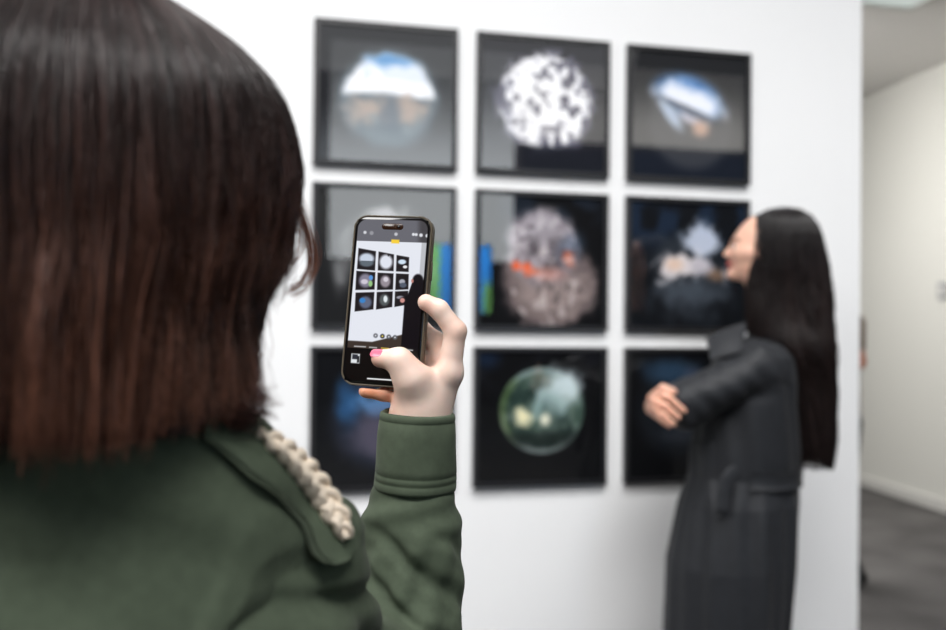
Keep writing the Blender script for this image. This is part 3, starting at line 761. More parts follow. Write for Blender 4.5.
def arm_ridges(p):
    """folds of the raised sleeve above the elbow"""
    ax_ = (E_R - W_R) / np.linalg.norm(E_R - W_R); q = p - W_R; s = q @ ax_
    rel = q - s[:, None] * ax_; th = np.arctan2(rel[:, 0], -rel[:, 1])       # 0 faces the camera
    g = ss(s, .085, .12)
    fc = ss(np.cos(th), -.5, .4)
    crease = lambda ph: (.5 + .5 * np.cos(2 * np.pi * ph)) ** 2.5          # narrow valleys between soft rolls
    c1_ = crease((s - .024 * th - .004 * np.sin(2.6 * th + 1)) / .046 + .30)
    c2_ = crease((s + .012 * th) / .071 + .65) * ss(-th, -.9, .5)
    return g * fc * (.0026 - .0068 * c1_ - .0050 * c2_ + .0012 * np.sin(7 * th + s * 60)) - .0014 * np.sin(s * 2 * np.pi / .028 + 2 * th) * ss(s, .02, .05) * (1 - g)
def jacket(p, plain=False):
    t = torso(p)
    u = ((p - SA.astype(np.float32)) @ AN)
    full = t
    t = smax(t - .0016 * np.exp(-((u + .007) / .0045) ** 2), u - .0010 * np.sin(p[:, 2] * 190), .0015)
    a = chain(p, [S_R, pv(316, 655, .70), E_R], [.0455, .049, .0540], .02)
    a = smin(a, chain(p, [E_R, pv(408, 590, .866), pv(411, 532, .869), pv(414, 478, .865)], [.052, .0495, .0445, .0330], .012), .03)
    a = smin(a, np.maximum(full, u - .035) + .0062, .008)
    a = a - arm_ridges(p) - .0035 * np.sin((p - SA) @ np.array([70., 10., 28.]) + 1.0) * ss(u, .0, .02) * (1 - ss(u, .05, .12))
    if plain: return smin(full, a, .02)
    l = chain(p, [S_L, E_L, W_L + (E_L - W_L) * .1], [.06, .055, .04], .03)
    d = np.minimum(t, a); d = np.minimum(d, l)
    wr = .0016 * np.sin(p[:, 0] * 70 + p[:, 2] * 45 + 2 * np.sin(p[:, 2] * 40)) * ss(p[:, 2], 1.05, 1.15)
    return d - wr * (u < 0)
jv, jf = surface(jacket, (-.52, .40, .69), (.06, .99, 1.36), .0023)
jk = obj('jacket', jv, jf, M_OLIVE, person1)
# turned cuff with its double seam
def ring_sleeve(a, b, prof, wob, m=72):
    a, b = np.asarray(a), np.asarray(b); L_ = np.linalg.norm(b - a); ax_ = (b - a) / L_
    e1 = np.cross(ax_, [0, 1, 0]); e1 /= np.linalg.norm(e1); e2 = np.cross(ax_, e1)
    th = np.linspace(0, 2 * np.pi, m, endpoint=False); rows = []
    for s, r in prof:
        rr = r + wob * np.sin(3 * th + s * 40) + wob * .7 * np.sin(5 * th - s * 90 + 1)
        rows.append(a + ax_ * s + rr[:, None] * (np.cos(th)[:, None] * e1 * 1.06 + np.sin(th)[:, None] * e2 * .94))
    return np.concatenate(rows), grid_faces(len(rows), m, True)
aw = (E_R - W_R) / np.linalg.norm(E_R - W_R)
ca, cb_ = pv(417.5, 412.5, .860), pv(414.2, 489, .864)
cb_ = ca + (cb_ - ca) 
v, f = ring_sleeve(ca, cb_, [(.010, .0275), (.002, .0290), (-.001, .0305), (.0002, .0325), (.003, .0332), (.006, .0330), (.0066, .0326), (.0075, .0332), (.02, .0345), (.035, .0352), (.05, .0358), (.0555, .0361), (.0566, .0352), (.0577, .0361),
                             (.0620, .0364), (.0632, .0354), (.0643, .0364), (.069, .0366), (.0715, .0362), (.0725, .0340), (.0715, .0310)], .0006)
obj('cuff', v, f, M_OLIVE, jk)
# shoulder strap with its braided trim
E_ = [(206, 424, .60), (246, 440, .60), (287, 468, .61), (313, 495, .62), (332, 526, .63), (344, 562, .64)]
sp = cast(lambda p: jacket(p, True), catmull([pv(*e) for e in E_], 40), .003)
for _ in range(25): sp[1:-1] = (sp[:-2] + 2 * sp[1:-1] + sp[2:]) / 4
tan = np.gradient(sp, axis=0); tan /= np.linalg.norm(tan, axis=1, keepdims=True)
def grad(p):
    e = .008; p = np.asarray(p, np.float32); g = np.stack([jacket(p + np.eye(3, dtype=np.float32)[i] * e, True) - jacket(p - np.eye(3, dtype=np.float32)[i] * e, True) for i in range(3)], 1)
    return g / (np.linalg.norm(g, axis=1, keepdims=True) + 1e-9)
def project(p, lift, it=8):
    p = np.array(p, float)
    for _ in range(it): p = p - grad(p) * (jacket(p.astype(np.float32), True) - lift)[:, None]
    return p
def strip(path, half, lift, thick, m=9, tip=True):
    """a padded band lying on the jacket along path"""
    path = np.asarray(path); n = len(path)
    tg = np.gradient(path, axis=0); tg /= np.linalg.norm(tg, axis=1, keepdims=True)
    nm = grad(path)
    for _ in range(6): nm[1:-1] = (nm[:-2] + nm[1:-1] * 2 + nm[2:]) / 4
    sd = np.cross(tg, nm); sd /= np.linalg.norm(sd, axis=1, keepdims=True)
    w_ = np.linspace(-1, 1, m)
    h_ = np.broadcast_to(half, (n,))
    top = path[:, None] + sd[:, None] * (h_[:, None] * w_)[..., None]
    top = project(top.reshape(-1, 3), lift).reshape(n, m, 3)
    n2 = grad(top.reshape(-1, 3)).reshape(n, m, 3)
    for _ in range(4): n2[1:-1] = (n2[:-2] + 2 * n2[1:-1] + n2[2:]) / 4
    up = top + n2 * (thick * (1 - .5 * np.abs(w_) ** 6))[None, :, None]
    v = np.concatenate([up.reshape(-1, 3), top.reshape(-1, 3)]); g = grid_faces(n, m); N_ = n * m
    e = []
    for i in range(n - 1):
        for j in (0, m - 1): a_, b_ = i * m + j, (i + 1) * m + j; e.append([a_, b_, b_ + N_, a_ + N_] if j == 0 else [b_, a_, a_ + N_, b_ + N_])
    for j in range(m - 1):
        for i in (0, n - 1): a_, b_ = i * m + j, i * m + j + 1; e.append([b_, a_, a_ + N_, b_ + N_] if i == 0 else [a_, b_, b_ + N_, a_ + N_])
    return v, [g[:, ::-1], g + N_, np.array(e)], sd, n2[:, m // 2]
hw = np.interp(np.linspace(0, 1, 40), [0, .5, .9, .97, 1], [.021, .0225, .0205, .015, .006]) * np.interp(np.linspace(0, 1, 40), [0, .25], [.45, 1])
v, f, sdv, nmv = strip(sp, hw, .0008, .0034)
ep = obj('epaulette', v, f, M_OLIVE, jk)
# stitching lines along both edges
for s in (-1, 1):
    pth = project(sp + sdv * (hw * .86 * s)[:, None], .0043)[2:-1]
    obj('stitch_line', *tube(pth, .0005, 6), M_STITCH, jk)
# braid: three cream strands plaited along the strap
BE = [(256, 434, .585), (275, 447, .594), (298, 469, .607), (320, 496, .620), (335, 520, .630), (344, 539, .636)]
bp_ = cast(lambda p: jacket(p, True), catmull([pv(*e) for e in BE], 200), .004)
for _ in range(300): bp_[1:-1] = (bp_[:-2] + 2 * bp_[1:-1] + bp_[2:]) / 4
bp_ = project(bp_, .0048)
tg = np.gradient(bp_, axis=0); arc = np.concatenate([[0], np.cumsum(np.linalg.norm(np.diff(bp_, axis=0), axis=1))])
tg /= np.linalg.norm(tg, axis=1, keepdims=True); nm = grad(bp_); 
for _ in range(120): nm[1:-1] = (nm[:-2] + nm[1:-1] + nm[2:]) / 3
nm /= np.linalg.norm(nm, axis=1, keepdims=True); sd = np.cross(tg, nm)
env = np.interp(arc / arc[-1], [0, .10, .45, .85, 1], [.12, .62, 1.0, .85, .35])
for k in range(3):
    phs = arc / .036 * 2 * np.pi + k * 2 * np.pi / 3
    q = bp_ + sd * (.0078 * env * np.sin(phs))[:, None] + nm * (.0018 * np.sin(2 * phs) + .0020)[:, None]
    obj('braid_strand', *tube(q, .0062 * np.clip(env, .3, 1), 12, flat=.7, ref=None), M_BRAID, jk)
# trousers and shoes below the frame
tv, tf = surface(lambda p: np.minimum(column(p, [(.70, -.235, .60, .155, .11), (.80, -.235, .60, .158, .112), (.90, -.235, .60, .14, .10)]), legs_sdf(p, -.235, .60, .76, 0) - .014 + 9 * (p[:, 2] < .09)), (-.45, .42, .05), (-.02, .80, .93), .006)
obj('trousers', tv, tf, M_DARK, person1)
def shoes(root, cx, cy, yaw, gap=.075, m=M_SHOE):
    r = np.array([math.cos(yaw), -math.sin(yaw), 0]); f = np.array([math.sin(yaw), math.cos(yaw), 0])
    for s in (-1, 1):
        a = np.array([cx, cy, 0]) + r * s * gap
        def sh(p):
            d = cone(p, a - f * .03 + [0, 0, .045], a + f * .15 + [0, 0, .036], .044, .034); d = smin(d, cone(p, a + [0, 0, .06], a + [0, 0, .11], .045, .044), .03)
            return np.maximum(d, .0 - p[:, 2])
        sv, sf = surface(sh, a - [.3, .3, .01], a + [.3, .3, .17], .006); obj('shoe', sv, sf, m, root)
shoes(person1, -.235, .60, 0)

HAIR_N = 2.0
# hair: a shoulder length layered bob
px1 = lambda y: pv(85, y, .555)[2]
k1 = .555 / F
R_ = [(-27, 2, 2), (-24, 36, 40), (-16, 62, 70), (0, 88, 100), (14, 111, 122), (42, 152, 150), (70, 179, 172), (101, 197, 188), (140, 206, 198), (175, 206, 202), (205, 203, 203), (230, 195, 203), (250, 188, 202), (270, 178, 201), (290, 166, 200),
      (320, 159, 196), (350, 158, 192), (380, 155, 188), (400, 156, 185), (425, 152, 178), (462, 146, 168)]
tab1 = np.array([[px1(y), pv(85, y, .555)[0], .560 - .02 * min(max((y - 250) / 200, 0), 1), r * k1, r * k1 * .98, rb * k1 * .98, rb * k1 * .92] for y, r, rb in R_])
tabs1 = catmull(tab1, 90)
phf1 = math.pi / 2 - yaw1                                # direction of the face as an angle from +x
arc1 = np.concatenate([[0], np.cumsum(np.hypot(np.diff(tabs1[:, 0]), np.diff(tabs1[:, 3])))]); arc1 /= arc1[-1]
def make_hair(tabs, arc, phf, N_, K, seed, zend, open_tab, rad, col0, col1, amp=.012, flick=0.0, depth=(.90, 1.0), phi_rng=None):
    r = np.random.default_rng(seed)
    phi0 = r.uniform(-np.pi, np.pi, N_) if phi_rng is None else r.uniform(*phi_rng, N_)
    lay = r.uniform(0, 1, N_) ** .7; fdep = depth[0] + (depth[1] - depth[0]) * lay
    ze = zend(phi0, lay, r)
    s = np.linspace(0, 1, K)[None] ** .85
    send = np.interp(-ze, -tabs[:, 0], arc)[:, None]
    sa = s * send
    z = np.interp(sa, arc, tabs[:, 0])
    lock = np.floor((phi0 + np.pi) * 42 + r.uniform(-.5, .5, N_))
    zt = (tabs[0, 0] - z)
    ph_ = phi0[:, None] + .05 * smooth_noise(lock[:, None] * 7.3 + zt * 9, seed + 1) * ss(zt, .03, .2) + .022 * smooth_noise(r.uniform(0, 400, (N_, 1)) + zt * 22, seed + 5) * ss(zt, .05, .2)
    d_ = (ph_ - phf + np.pi) % (2 * np.pi) - np.pi
    op = np.interp(zt, open_tab[0], open_tab[1])
    d_ = np.where(np.abs(d_) < op, np.sign(d_) * (op + .25 * np.abs(d_)), d_); ph_ = d_ + phf
    cx, cy, R0 = hair_radius(tabs, z, ph_)
    rel = s
    bump_ = amp * smooth_noise(lock[:, None] * 3.1 + zt * 12, seed + 2) * ss(zt, .06, .2) + .004 * smooth_noise(r.uniform(0, 400, (N_, 1)) + zt * 30, seed + 3) * ss(zt, .02, .1)
    fl = flick * ss(rel, .84, 1.0) * (r.uniform(-1.2, .5, (N_, 1)) + 1.3 * np.clip(np.cos(phi0), 0, 1)[:, None] ** 4)
    R0 = R0 * fdep[:, None] + bump_ + fl
    P_ = np.stack([cx + R0 * np.cos(ph_), cy + R0 * np.sin(ph_), z], -1)
    tone = np.exp(r.normal(0, .5, (N_, 1))) * np.exp(.28 * smooth_noise(lock, seed + 4))[:, None]
    u = ss(zt, .06, .30)[..., None]
    c = (col0 * (1 - u) + col1 * u) * tone[..., None]
    rr = rad * np.interp(s, [0, .1, .8, 1], [.8, 1, 1, .35]) * r.uniform(.7, 1.3, (N_, 1))
    return P_, rr, c
def zend1(phi, lay, r):
    base = pv(85, 444, .475)[2] + r.normal(0, .007, len(phi))
    short = px1(288) + r.normal(0, .012, len(phi))
    isr = (lay > .72) & (np.abs((phi + .05 + np.pi) % (2 * np.pi) - np.pi) < .75)
    zz = np.where(isr, short, base + .012 * (1 - lay))
    right = np.clip(np.cos(phi), 0, 1) ** 4
    return zz + right * (~isr) * (px1(410) - pv(85, 453, .475)[2])
c0, c1 = lin((43, 32, 31)), lin((100, 65, 51))
op1 = ([0, .03, .07, .12, .3], [0, .25, .55, .75, .8])
Pa, ra, ca_ = make_hair(tabs1, arc1, phf1, 9000, 26, 11, zend1, op1, .00042, c0, c1, amp=.009, flick=.010, depth=(.86, 1.0))
# loose locks at the right side
def lock(pts, n, spread, rad, col, seed, K=26):
    r = np.random.default_rng(seed); base = catmull([pv(*q) for q in pts], K); out = []
    for i in range(n):
        o = r.normal(0, 1, 3) * spread; w_ = np.linspace(.35, 1, K)[:, None] * (.7 + .6 * r.random()); out.append(base + o * w_ + (r.normal(0, .0012, 3) * np.sin(np.linspace(0, 3, K))[:, None]))
    P_ = np.array(out); c = np.tile(col, (n, K, 1)) * np.exp(r.normal(0, .25, (n, 1, 1)))
    return P_, np.full((n, K), rad) * np.linspace(1, .4, K), c
L_ = [lock([(258, 105, .60), (280, 155, .61), (297, 198, .615), (309, 232, .62), (313, 258, .62), (305, 281, .615), (291, 291, .61)], 46, .0031, .00034, lin((132, 78, 52)), 1),
      lock([(270, 130, .59), (285, 180, .60), (290, 215, .60), (288, 245, .60), (279, 268, .59), (264, 288, .58), (257, 294, .58)], 90, .0026, .00038, lin((70, 38, 28)), 2),
      lock([(262, 140, .58), (277, 190, .585), (281, 225, .585), (275, 255, .58), (262, 277, .57), (254, 300, .57)], 90, .0030, .00038, lin((52, 30, 24)), 3),
      lock([(288, 205, .61), (301, 228, .615), (301, 250, .615), (287, 268, .61), (272, 284, .60)], 18, .0022, .00030, lin((120, 72, 50)), 4),
      lock([(240, 270, .57), (249, 310, .575), (253, 335, .58), (249, 365, .58), (240, 385, .575), (233, 396, .57)], 30, .0022, .00032, lin((96, 60, 46)), 5),
      lock([(210, 330, .54), (222, 370, .545), (238, 395, .55), (262, 403, .555)], 220, .0050, .00038, lin((84, 44, 34)), 6),
      lock([(196, 340, .52), (212, 388, .53), (232, 411, .54), (256, 412, .55)], 220, .0055, .00038, lin((60, 32, 26)), 7),
      lock([(238, 285, .56), (243, 320, .565), (238, 350, .565), (228, 380, .56), (224, 396, .555)], 60, .003, .00036, lin((86, 50, 38)), 8)]
Pall = np.concatenate([Pa] + [l[0] for l in L_]); rall = np.concatenate([ra] + [l[1] for l in L_]); call = np.concatenate([ca_] + [l[2] for l in L_])
sv, sf, scl = strand_mesh(Pall, rall, call)
# dense inner volume under the strands
def inner_shell(tabs, phf, zt_end, op_tab, scale, n=44, m=80):
    z = np.linspace(tabs[0, 0] - .004, zt_end, n)[:, None]; zt = tabs[0, 0] - z
    op = np.interp(zt, op_tab[0], op_tab[1]) + .12
    w_ = np.linspace(0, 1, m)[None]; ph_ = phf + op + (2 * np.pi - 2 * op) * w_
    cx, cy, R0 = hair_radius(tabs, z + 0 * ph_, ph_)
    R0 = R0 * scale
    vo = np.stack([cx + R0 * np.cos(ph_), cy + R0 * np.sin(ph_), z + 0 * ph_], -1).reshape(-1, 3)
    R2 = R0 * .94; vi = np.stack([cx + R2 * np.cos(ph_), cy + R2 * np.sin(ph_), z + 0 * ph_], -1).reshape(-1, 3)
    return join((vo, grid_faces(n, m)), (vi, grid_faces(n, m)[:, ::-1]))
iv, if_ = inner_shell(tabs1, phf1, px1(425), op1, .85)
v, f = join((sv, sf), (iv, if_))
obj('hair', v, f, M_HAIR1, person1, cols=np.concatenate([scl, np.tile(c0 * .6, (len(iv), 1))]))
# ---------------------------------------------------------------- woman with long black hair looking at the pictures
D2 = 2.97; k2 = D2 / F
def X2(u): return pv(u, 340, D2)[0]
def Z2(v, u=750): return pv(u, v, D2)[2]
yaw2 = math.radians(-74); HC2 = pv(759.5, 251, D2); R2 = basis(yaw2, math.radians(7))
SK2 = lin((226, 178, 156))
person2 = thing('person', 'person with very long black hair in a belted charcoal coat, arms crossed, facing the pictures', 'person', world([X2(745), D2, 0]))
SN, EN = pv(757, 368, 2.83), pv(681, 406, 2.785)              # near shoulder and elbow
SF, EF, WF = pv(748, 366, 3.13), pv(690, 402, 3.11), pv(657, 404, 2.85)
def body2(p):
    d = head_sdf(p, HC2, R2, .94, .071)
    d = smin(d, column(p, [(.80, X2(738), D2, .11, .15), (1.0, X2(745), D2, .10, .13), (1.15, X2(750), D2, .11, .15), (1.25, X2(762), D2, .085, .14), (1.30, X2(768), D2, .05, .06)]), .05)
    d = smin(d, legs_sdf(p, X2(738), D2, .84, yaw2, gap=.07), .04)
    d = smin(d, chain(p, [SN, EN, pv(730, 398, 3.02)], [.048, .040, .028], .03), .03)
    d = smin(d, chain(p, [SF, EF, WF], [.048, .040, .025], .03), .03)
    kn = [pv(659, 394, 2.747), pv(655, 401, 2.747), pv(655, 408.5, 2.747), pv(657.5, 415.5, 2.752)]
    W_ = pv(655, 407, 2.83)
    h = cone(p, WF, W_, .026, .026)
    for q in kn: h = smin(h, cone(p, W_, q, .024, .012), .012)
    fg = [[(669, 397.5, 2.706), (684, 411, 2.703)], [(665, 406, 2.703), (678.5, 417.5, 2.701)], [(662.5, 414.5, 2.705), (674, 424, 2.703)], [(662, 420, 2.712), (669, 426, 2.710)]]
    for q, (a, b), r in zip(kn, fg, (.0100, .0102, .0098, .0086)): h = smin(h, chain(p, [q, pv(*a), pv(*b)], [r * 1.12, r, r * .78], .004), .004)
    h = smin(h, chain(p, [pv(652, 398, 2.775), pv(663, 387.5, 2.733), pv(674, 391.5, 2.716)], [.015, .0105, .009], .006), .007)
    return smin(d, h, .008)
lo2, hi2 = [X2(620), D2 - .36, -.01], [X2(830), D2 + .36, 1.78]
bv, bf = surface(body2, lo2, hi2, .0042)
bcol = head_cols(bv, HC2, R2, SK2, .94)
fq = pv(664, 408, 2.72); w_ = (np.exp(-((np.linalg.norm(bv - fq, axis=1) / .07) ** 2)) * .6)[:, None]; bcol = bcol * (1 - w_) + lin((232, 168, 142)) * w_
obj('body', bv, bf, M_SKIN, person2, cols=bcol)
eyes(person2, HC2, R2, .94)
rows2 = [(652, 727, 60, .205), (630, 727, 60, .20), (560, 732, 62.5, .20), (500, 740, 57.5, .185), (474, 743.5, 52.5, .165), (450, 745, 53, .172), (400, 747, 46, .185), (372, 752, 43, .18), (357, 757, 37, .165), (346, 763, 29, .12), (336, 768, 20, .07), (326, 770, 17, .06)]
ctab = [(Z2(y), X2(c), D2, a * k2, b) for y, c, a, b in rows2]
ctab = [(.17, ctab[0][1], D2, ctab[0][3] * 1.02, .22)] + ctab
def coat_body(p):
    return column(p, ctab)
def coat2(p):
    d = coat_body(p)
    d = smin(d, cone(p, (X2(765), D2 - .06, Z2(356)), SN, .055, .064), .04); d = smin(d, cone(p, (X2(765), D2 + .06, Z2(356)), SF, .055, .060), .04)
    th = np.arctan2(p[:, 1] - D2, p[:, 0] - X2(740)); z = p[:, 2]; lowr = 1 - ss(z, Z2(520), Z2(468))
    d = d - lowr * (.0055 * np.sin(th * 9 + 1.5 * np.sin(z * 3) + .4) + .004 * np.sin(th * 17 + z * 2)) - (1 - lowr) * .0030 * np.sin(th * 12 + z * 14) * (z < Z2(380))
    # front overlap edge down the near side
    xe = X2(704) - (Z2(470) - z) * .03
    d = d - .006 * ss(xe - p[:, 0], -.004, .004) * (p[:, 1] < D2) * (z < Z2(440))
    a = chain(p, [SN, EN], [.072, .068], .02); a = smin(a, cone(p, EN, pv(732, 396, 3.02), .064, .048), .03)
    ax_ = (EN - SN) / np.linalg.norm(EN - SN); s = (p - SN) @ ax_
    a = a - .0030 * np.sin(s * 30 + p[:, 2] * 50 + 2 * np.sin(s * 17)) - .002 * np.sin(s * 75 - p[:, 2] * 60)
    b = chain(p, [SF, EF, WF + (EF - WF) * .10], [.062, .060, .044], .03) - .003 * np.sin(p[:, 1] * 90)
    d = smin(d, a, .012); d = smin(d, b, .012)
    d = np.maximum(d, -cone(p, WF + (WF - EF) * .6, WF + (EF - WF) * .2, .034, .036))
    return d
cv, cf = surface(coat2, [X2(625), D2 - .36, .15], [X2(822), D2 + .36, Z2(318)], .0048)
coat = obj('coat', cv, cf, M_COAT, person2)
def wrap(v0, v1, grow, ph0, ph1, n=90, m=7, thick=.007):
    """band around the coat between picture rows v0, v1"""
    tb = np.array(ctab); zz = np.linspace(Z2(v1), Z2(v0), m)[:, None]; phi = np.linspace(ph0, ph1, n)[None]
    cx, a, b = [np.interp(zz, tb[:, 0], tb[:, i]) for i in (1, 3, 4)]
    out = []
    for g in (grow + thick, grow):
        out.append(np.stack([cx + (a + g) * np.cos(phi), D2 + (b + g) * np.sin(phi), zz - .006 * np.cos(phi) + 0 * phi], -1).reshape(-1, 3))
    N_ = n * m; g = grid_faces(m, n)
    e = []
    for j in range(n - 1): e += [[j, j + 1, j + 1 + N_, j + N_], [(m - 1) * n + j + 1, (m - 1) * n + j, (m - 1) * n + j + N_, (m - 1) * n + j + 1 + N_]]
    for i in range(m - 1): e += [[(i + 1) * n, i * n, i * n + N_, (i + 1) * n + N_], [i * n + n - 1, (i + 1) * n + n - 1, (i + 1) * n + n - 1 + N_, i * n + n - 1 + N_]]
    return np.concatenate(out), [g, g[:, ::-1] + N_, np.array(e)]
obj('belt', *wrap(464, 480, .006, -1.72, 1.72), M_COAT, coat)
tl = catmull([pv(737, 471, 2.775), pv(729, 476, 2.768), pv(724, 490, 2.766), pv(722, 512, 2.762)], 24)
obj('belt_end', *tube(tl, .020, 14, flat=.22, ref=(0, 1, 0)), M_COAT, coat)
# turned up collar with its pointed lapel
def slab_grid(P4, thick, n=14, bulge=.012):
    """curved cloth flap from four corners (level frame)"""
    P4 = [np.asarray(q, float) for q in P4]; s, t = np.meshgrid(np.linspace(0, 1, n), np.linspace(0, 1, n), indexing='ij')
    s, t = s[..., None], t[..., None]
    q = P4[0] * (1 - s) * (1 - t) + P4[1] * s * (1 - t) + P4[2] * s * t + P4[3] * (1 - s) * t
    nn_ = np.cross(P4[1] - P4[0], P4[3] - P4[0]); nn_ /= np.linalg.norm(nn_)
    if nn_[1] > 0: nn_ = -nn_
    q = q + nn_ * bulge * np.sin(np.pi * s) * np.sin(np.pi * t * .8 + .3)
    v = np.concatenate([q.reshape(-1, 3), (q - nn_ * thick).reshape(-1, 3)]); g = grid_faces(n, n); N_ = n * n; e = []
    for j in range(n - 1): e += [[j, j + 1, j + 1 + N_, j + N_], [(n - 1) * n + j + 1, (n - 1) * n + j, (n - 1) * n + j + N_, (n - 1) * n + j + 1 + N_],
                               [(j + 1) * n, j * n, j * n + N_, (j + 1) * n + N_], [j * n + n - 1, (j + 1) * n + n - 1, (j + 1) * n + n - 1 + N_, j * n + n - 1 + N_]]
    return v, [g, g[:, ::-1] + N_, np.array(e)]
obj('lapel', *slab_grid([pv(746, 322, 2.90), pv(706, 337, 2.87), pv(711, 360, 2.80), pv(742, 352, 2.79)], .008), M_COAT, coat)
obj('lapel', *slab_grid([pv(746, 324, 3.05), pv(709, 340, 3.06), pv(713, 362, 3.12), pv(742, 352, 3.14)], .008), M_COAT, coat)
tv, tf = surface(lambda p: legs_sdf(p, X2(738), D2, .84, yaw2, gap=.07) - .012 + 9 * (p[:, 2] < .09), [X2(738) - .25, D2 - .25, .05], [X2(738) + .25, D2 + .25, .9], .007)
obj('trousers', tv, tf, M_DARK, person2)
shoes(person2, X2(738), D2, yaw2, .07)
R2_ = [(207, 784, 1, .004, .004), (209, 783, 13, .04, .035), (213, 782, 23, .062, .06), (220, 782, 30.5, .078, .078), (230, 782.5, 34.5, .088, .090), (245, 783.5, 37, .092, .096), (262, 785, 39, .092, .098), (290, 787, 41, .092, .097), (320, 787.5, 41.5, .09, .105),
       (345, 791, 38, .09, .13), (365, 797, 32.5, .09, .125), (385, 804, 26.5, .09, .115), (410, 807, 22.5, .09, .11), (440, 809, 20.5, .085, .105), (466, 810, 16, .075, .095)]
HAIR_N = 2.9
tab2 = np.array([[Z2(y, c), pv(c, y, D2)[0], D2 - .005, a * k2, a * k2, bf_, bb] for y, c, a, bf_, bb in R2_])
tabs2 = catmull(tab2, 90); arc2 = np.concatenate([[0], np.cumsum(np.hypot(np.diff(tabs2[:, 0]), np.diff(tabs2[:, 3])))]); arc2 /= arc2[-1]
phf2 = math.pi / 2 - yaw2
op2 = ([0, .012, .03, .06, .14, .25, .4], [0, .05, .12, .22, .34, .34, .28])
z0_, z1_ = Z2(466), Z2(452)
Pb, rb_, cb2 = make_hair(tabs2, arc2, phf2, 5200, 30, 31, lambda phi, lay, r: Z2(462) + r.normal(0, .012, len(phi)) + .006 * (1 - lay), op2, .00075, lin((21, 17, 18)), lin((29, 21, 20)), amp=.006, flick=.003, depth=(.84, 1.0))
sv, sf, scl = strand_mesh(Pb, rb_, cb2)
iv, if_ = inner_shell(tabs2, phf2, Z2(455), op2, .88)
v, f = join((sv, sf), (iv, if_))
obj('hair', v, f, M_HAIR2, person2, cols=np.concatenate([scl, np.tile(lin((20, 16, 16)), (len(iv), 1))]))

# ---------------------------------------------------------------- passer-by almost hidden behind the end of the picture wall
D3 = 4.95
def X3_(u): return pv(u, 400, D3)[0]
yaw3 = math.radians(-90); cx3 = X3_(838); HC3 = np.array([cx3 - .05, D3 + .02, 1.60]); R3 = basis(yaw3, 0)
person3 = thing('person', 'person hidden behind the white wall edge, only an elbow and a dark shoe showing', 'person', world([cx3, D3, 0]))
S3, E3, W3 = np.array([cx3 + .02, D3 - .15, 1.385]), pv(857.5, 362, D3 - .15), np.array([cx3 - .12, D3 - .12, 1.12])
def body3(p):
    d = head_sdf(p, HC3, R3)
    d = smin(d, column(p, [(.82, cx3, D3, .09, .15), (1.1, cx3, D3, .085, .13), (1.3, cx3, D3, .09, .15), (1.4, cx3 - .01, D3, .06, .12), (1.45, cx3 - .01, D3, .045, .06)]), .04)
    d = smin(d, legs_sdf(p, X3_(838), D3, .86, yaw3, gap=.08), .03)
    d = smin(d, chain(p, [S3, E3, W3, W3 + [-.09, .03, .01]], [.045, .040, .030, .036], .02), .02)
    d = smin(d, chain(p, [S3 + [0, .30, 0], E3 + [-.06, .30, 0], W3 + [0, .24, 0], W3 + [-.09, .2, 0]], [.045, .038, .028, .034], .02), .02)
    return d
bv, bf = surface(body3, [cx3 - .4, D3 - .32, -.01], [cx3 + .4, D3 + .34, 1.8], .008)
obj('body', bv, bf, M_SKIN, person3, cols=head_cols(bv, HC3, R3, lin((176, 112, 86))))
eyes(person3, HC3, R3)
tv, tf = surface(lambda p: np.minimum(column(p, [(.85, cx3, D3, .105, .165), (1.1, cx3, D3, .10, .15), (1.3, cx3, D3, .105, .165), (1.42, cx3, D3, .07, .12)]),
        np.minimum(chain(p, [S3, S3 + (E3 - S3) * .58], [.056, .047], .02), chain(p, [S3 + [0, .3, 0], E3 + [-.04, .3, .12]], [.056, .050], .02))), [cx3 - .3, D3 - .32, .8], [cx3 + .4, D3 + .34, 1.5], .008)
obj('knit_top', tv, tf, M_TAUPE, person3)
tv, tf = surface(lambda p: legs_sdf(p, X3_(838), D3, .86, yaw3, gap=.08) - .014 + 9 * (p[:, 2] < .09), [cx3 - .3, D3 - .3, .05], [cx3 + .35, D3 + .3, .95], .009)
obj('trousers', tv, tf, M_DARK, person3)
shoes(person3, X3_(848), D3, yaw3, .08)
def cap(p): return np.maximum(ell(p, HC3 - [-.02, 0, -.05], (.11, .092, .10)), -(p[:, 0] - (HC3[0] - .06)) )
tv, tf = surface(cap, HC3 - [.2, .2, .15], HC3 + [.2, .2, .25], .008); obj('hair', tv, tf, M_HAIR2, person3, cols=np.tile(lin((40, 28, 22)), (len(tv), 1)))


# ---------------------------------------------------------------- small fittings
w = world(pv(947, 291, 6.9)); base = na + dr * ((w[:2] - na) @ dr)
sw = thing('wall_switch', 'small grey switch plate on the far wall at the right edge', 'switch', (base[0], base[1], w[2]))
q = lambda a, b, t, z0, z1: slab(base + dr * a - nr * t, base + dr * b - nr * t, nr, t - .001, z0, z1)
obj('switch_plate', *q(-.06, .06, .012, w[2] - .065, w[2] + .065), M_SWITCH, sw, smooth=False, lev=False)
obj('rocker', *q(-.025, .025, .018, w[2] - .035, w[2] + .035), M_TRIM, sw, smooth=False, lev=False)
c = world(pv(868, -2, 5.2)); cx, cy = c[0], c[1]
d = world(pv(868, 0, 1)) - world(pv(868, 0, 0)); s = (CH - CAM[2]) / (pv(868, 1, 1)[2] - CAM[2])
c = world(pv(868, 1, s))
lp = thing('ceiling_light', 'flat lit ceiling panel in the passage, top right corner', 'light', (c[0], c[1], CH - .03))
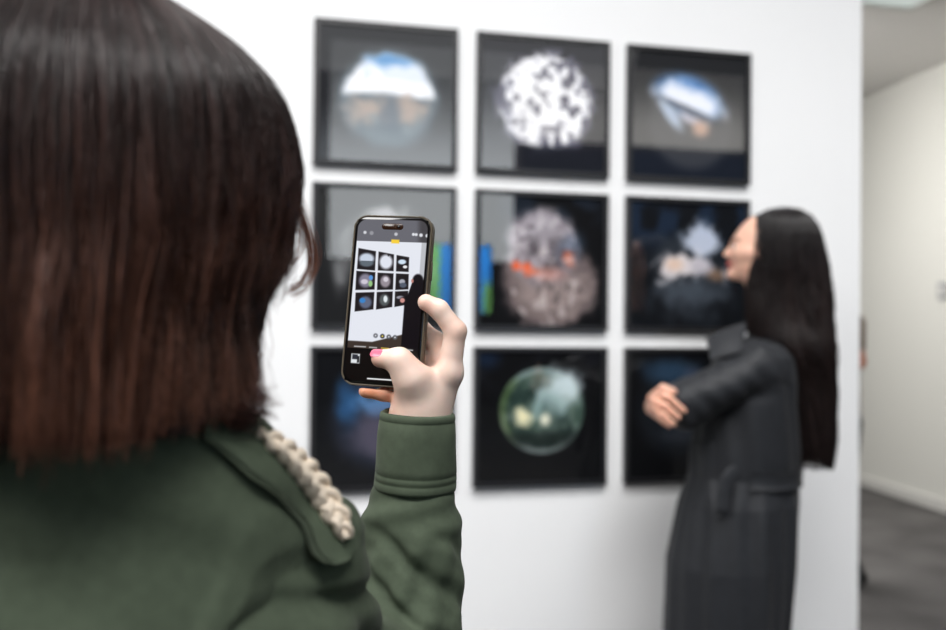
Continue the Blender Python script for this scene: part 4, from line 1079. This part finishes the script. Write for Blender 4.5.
obj('light_frame', *join(box(c[0] - .32, c[0] + .32, c[1] - .02, c[1] + .02, CH - .03, CH - .001), box(c[0] - .32, c[0] + .32, c[1] - .64, c[1] - .60, CH - .03, CH - .001),
    box(c[0] - .32, c[0] - .28, c[1] - .60, c[1] - .02, CH - .03, CH - .001), box(c[0] + .28, c[0] + .32, c[1] - .60, c[1] - .02, CH - .03, CH - .001)), M_TRIM, lp, smooth=False, lev=False)
obj('diffuser', *box(c[0] - .28, c[0] + .28, c[1] - .60, c[1] - .02, CH - .022, CH - .004), M_LAMP, lp, smooth=False, lev=False)

# ---------------------------------------------------------------- lights, world, camera
def area(name, loc, target, sx, sy, power, col=(1, 1, 1), spread=180):
    l = bpy.data.lights.new(name, 'AREA'); l.shape = 'RECTANGLE'; l.size = sx; l.size_y = sy; l.energy = power; l.color = col
    l.spread = math.radians(spread)
    o = bpy.data.objects.new(name, l); C.objects.link(o); o.location = loc
    o.rotation_euler = (Vector(target) - Vector(loc)).to_track_quat('-Z', 'Y').to_euler(); return o
area('gallery_light', (1.0, -2.8, 4.9), (1.0, 0, 1.6), 7.0, 1.2, 10, (1.0, 0.99, 0.98))
area('gallery_wash', (1.3, -2.3, 4.7), (1.3, 0, -0.2), 7.0, 0.8, 58, (1.0, 0.99, 0.98), 70)
area('front_fill', (0.1, -4.6, 5.0), (0.1, -2.5, 1.2), 3.0, 1.0, 165, (1.0, 0.99, 0.98))  # added fill without a fixture, lifts the raised hand
area('left_fill', (-2.0, -3.2, 3.3), (0.1, -2.35, 1.2), 1.4, 1.4, 85, (1.0, 0.99, 0.98))  # added side fill, no lamp there; brightens hand and sleeve
area('hall_fill', (1.0, -7.0, 5.6), (0.8, 0.0, 1.0), 7.0, 3.0, 40, (0.97, 0.985, 1.0))  # added soft fill from behind, evens lower wall and frame shadows
area('passage_light', (3.4, 2.6, 3.3), (4.6, 2.6, 0.6), 1.2, 3.4, 172, (1.0, 0.98, 0.95))
wd = bpy.data.worlds.new('world'); bpy.context.scene.world = wd; wd.use_nodes = True
wd.node_tree.nodes['Background'].inputs[0].default_value = (0.8, 0.85, 0.9, 1); wd.node_tree.nodes['Background'].inputs[1].default_value = 0.05
cam = bpy.data.cameras.new('camera'); co = bpy.data.objects.new('camera', cam); C.objects.link(co)
cam.sensor_width = 36; cam.lens = F / 946 * 36; cam.clip_start = 0.02
R = RZ @ T                        # columns: right, forward, up
co.matrix_world = Matrix([[*map(float, (R[i, 0], R[i, 2], -R[i, 1])), float(CAM[i])] for i in range(3)] + [[0, 0, 0, 1]])
cam.dof.use_dof = True; cam.dof.focus_distance = 0.868; cam.dof.aperture_fstop = 3.4
sc = bpy.context.scene; sc.camera = co
sc.view_settings.view_transform = 'Standard'; sc.view_settings.look = 'None'; sc.view_settings.gamma = 1; sc.view_settings.use_curve_mapping = False
sc.view_settings.exposure = 0.0
sc.cycles.use_denoising = True
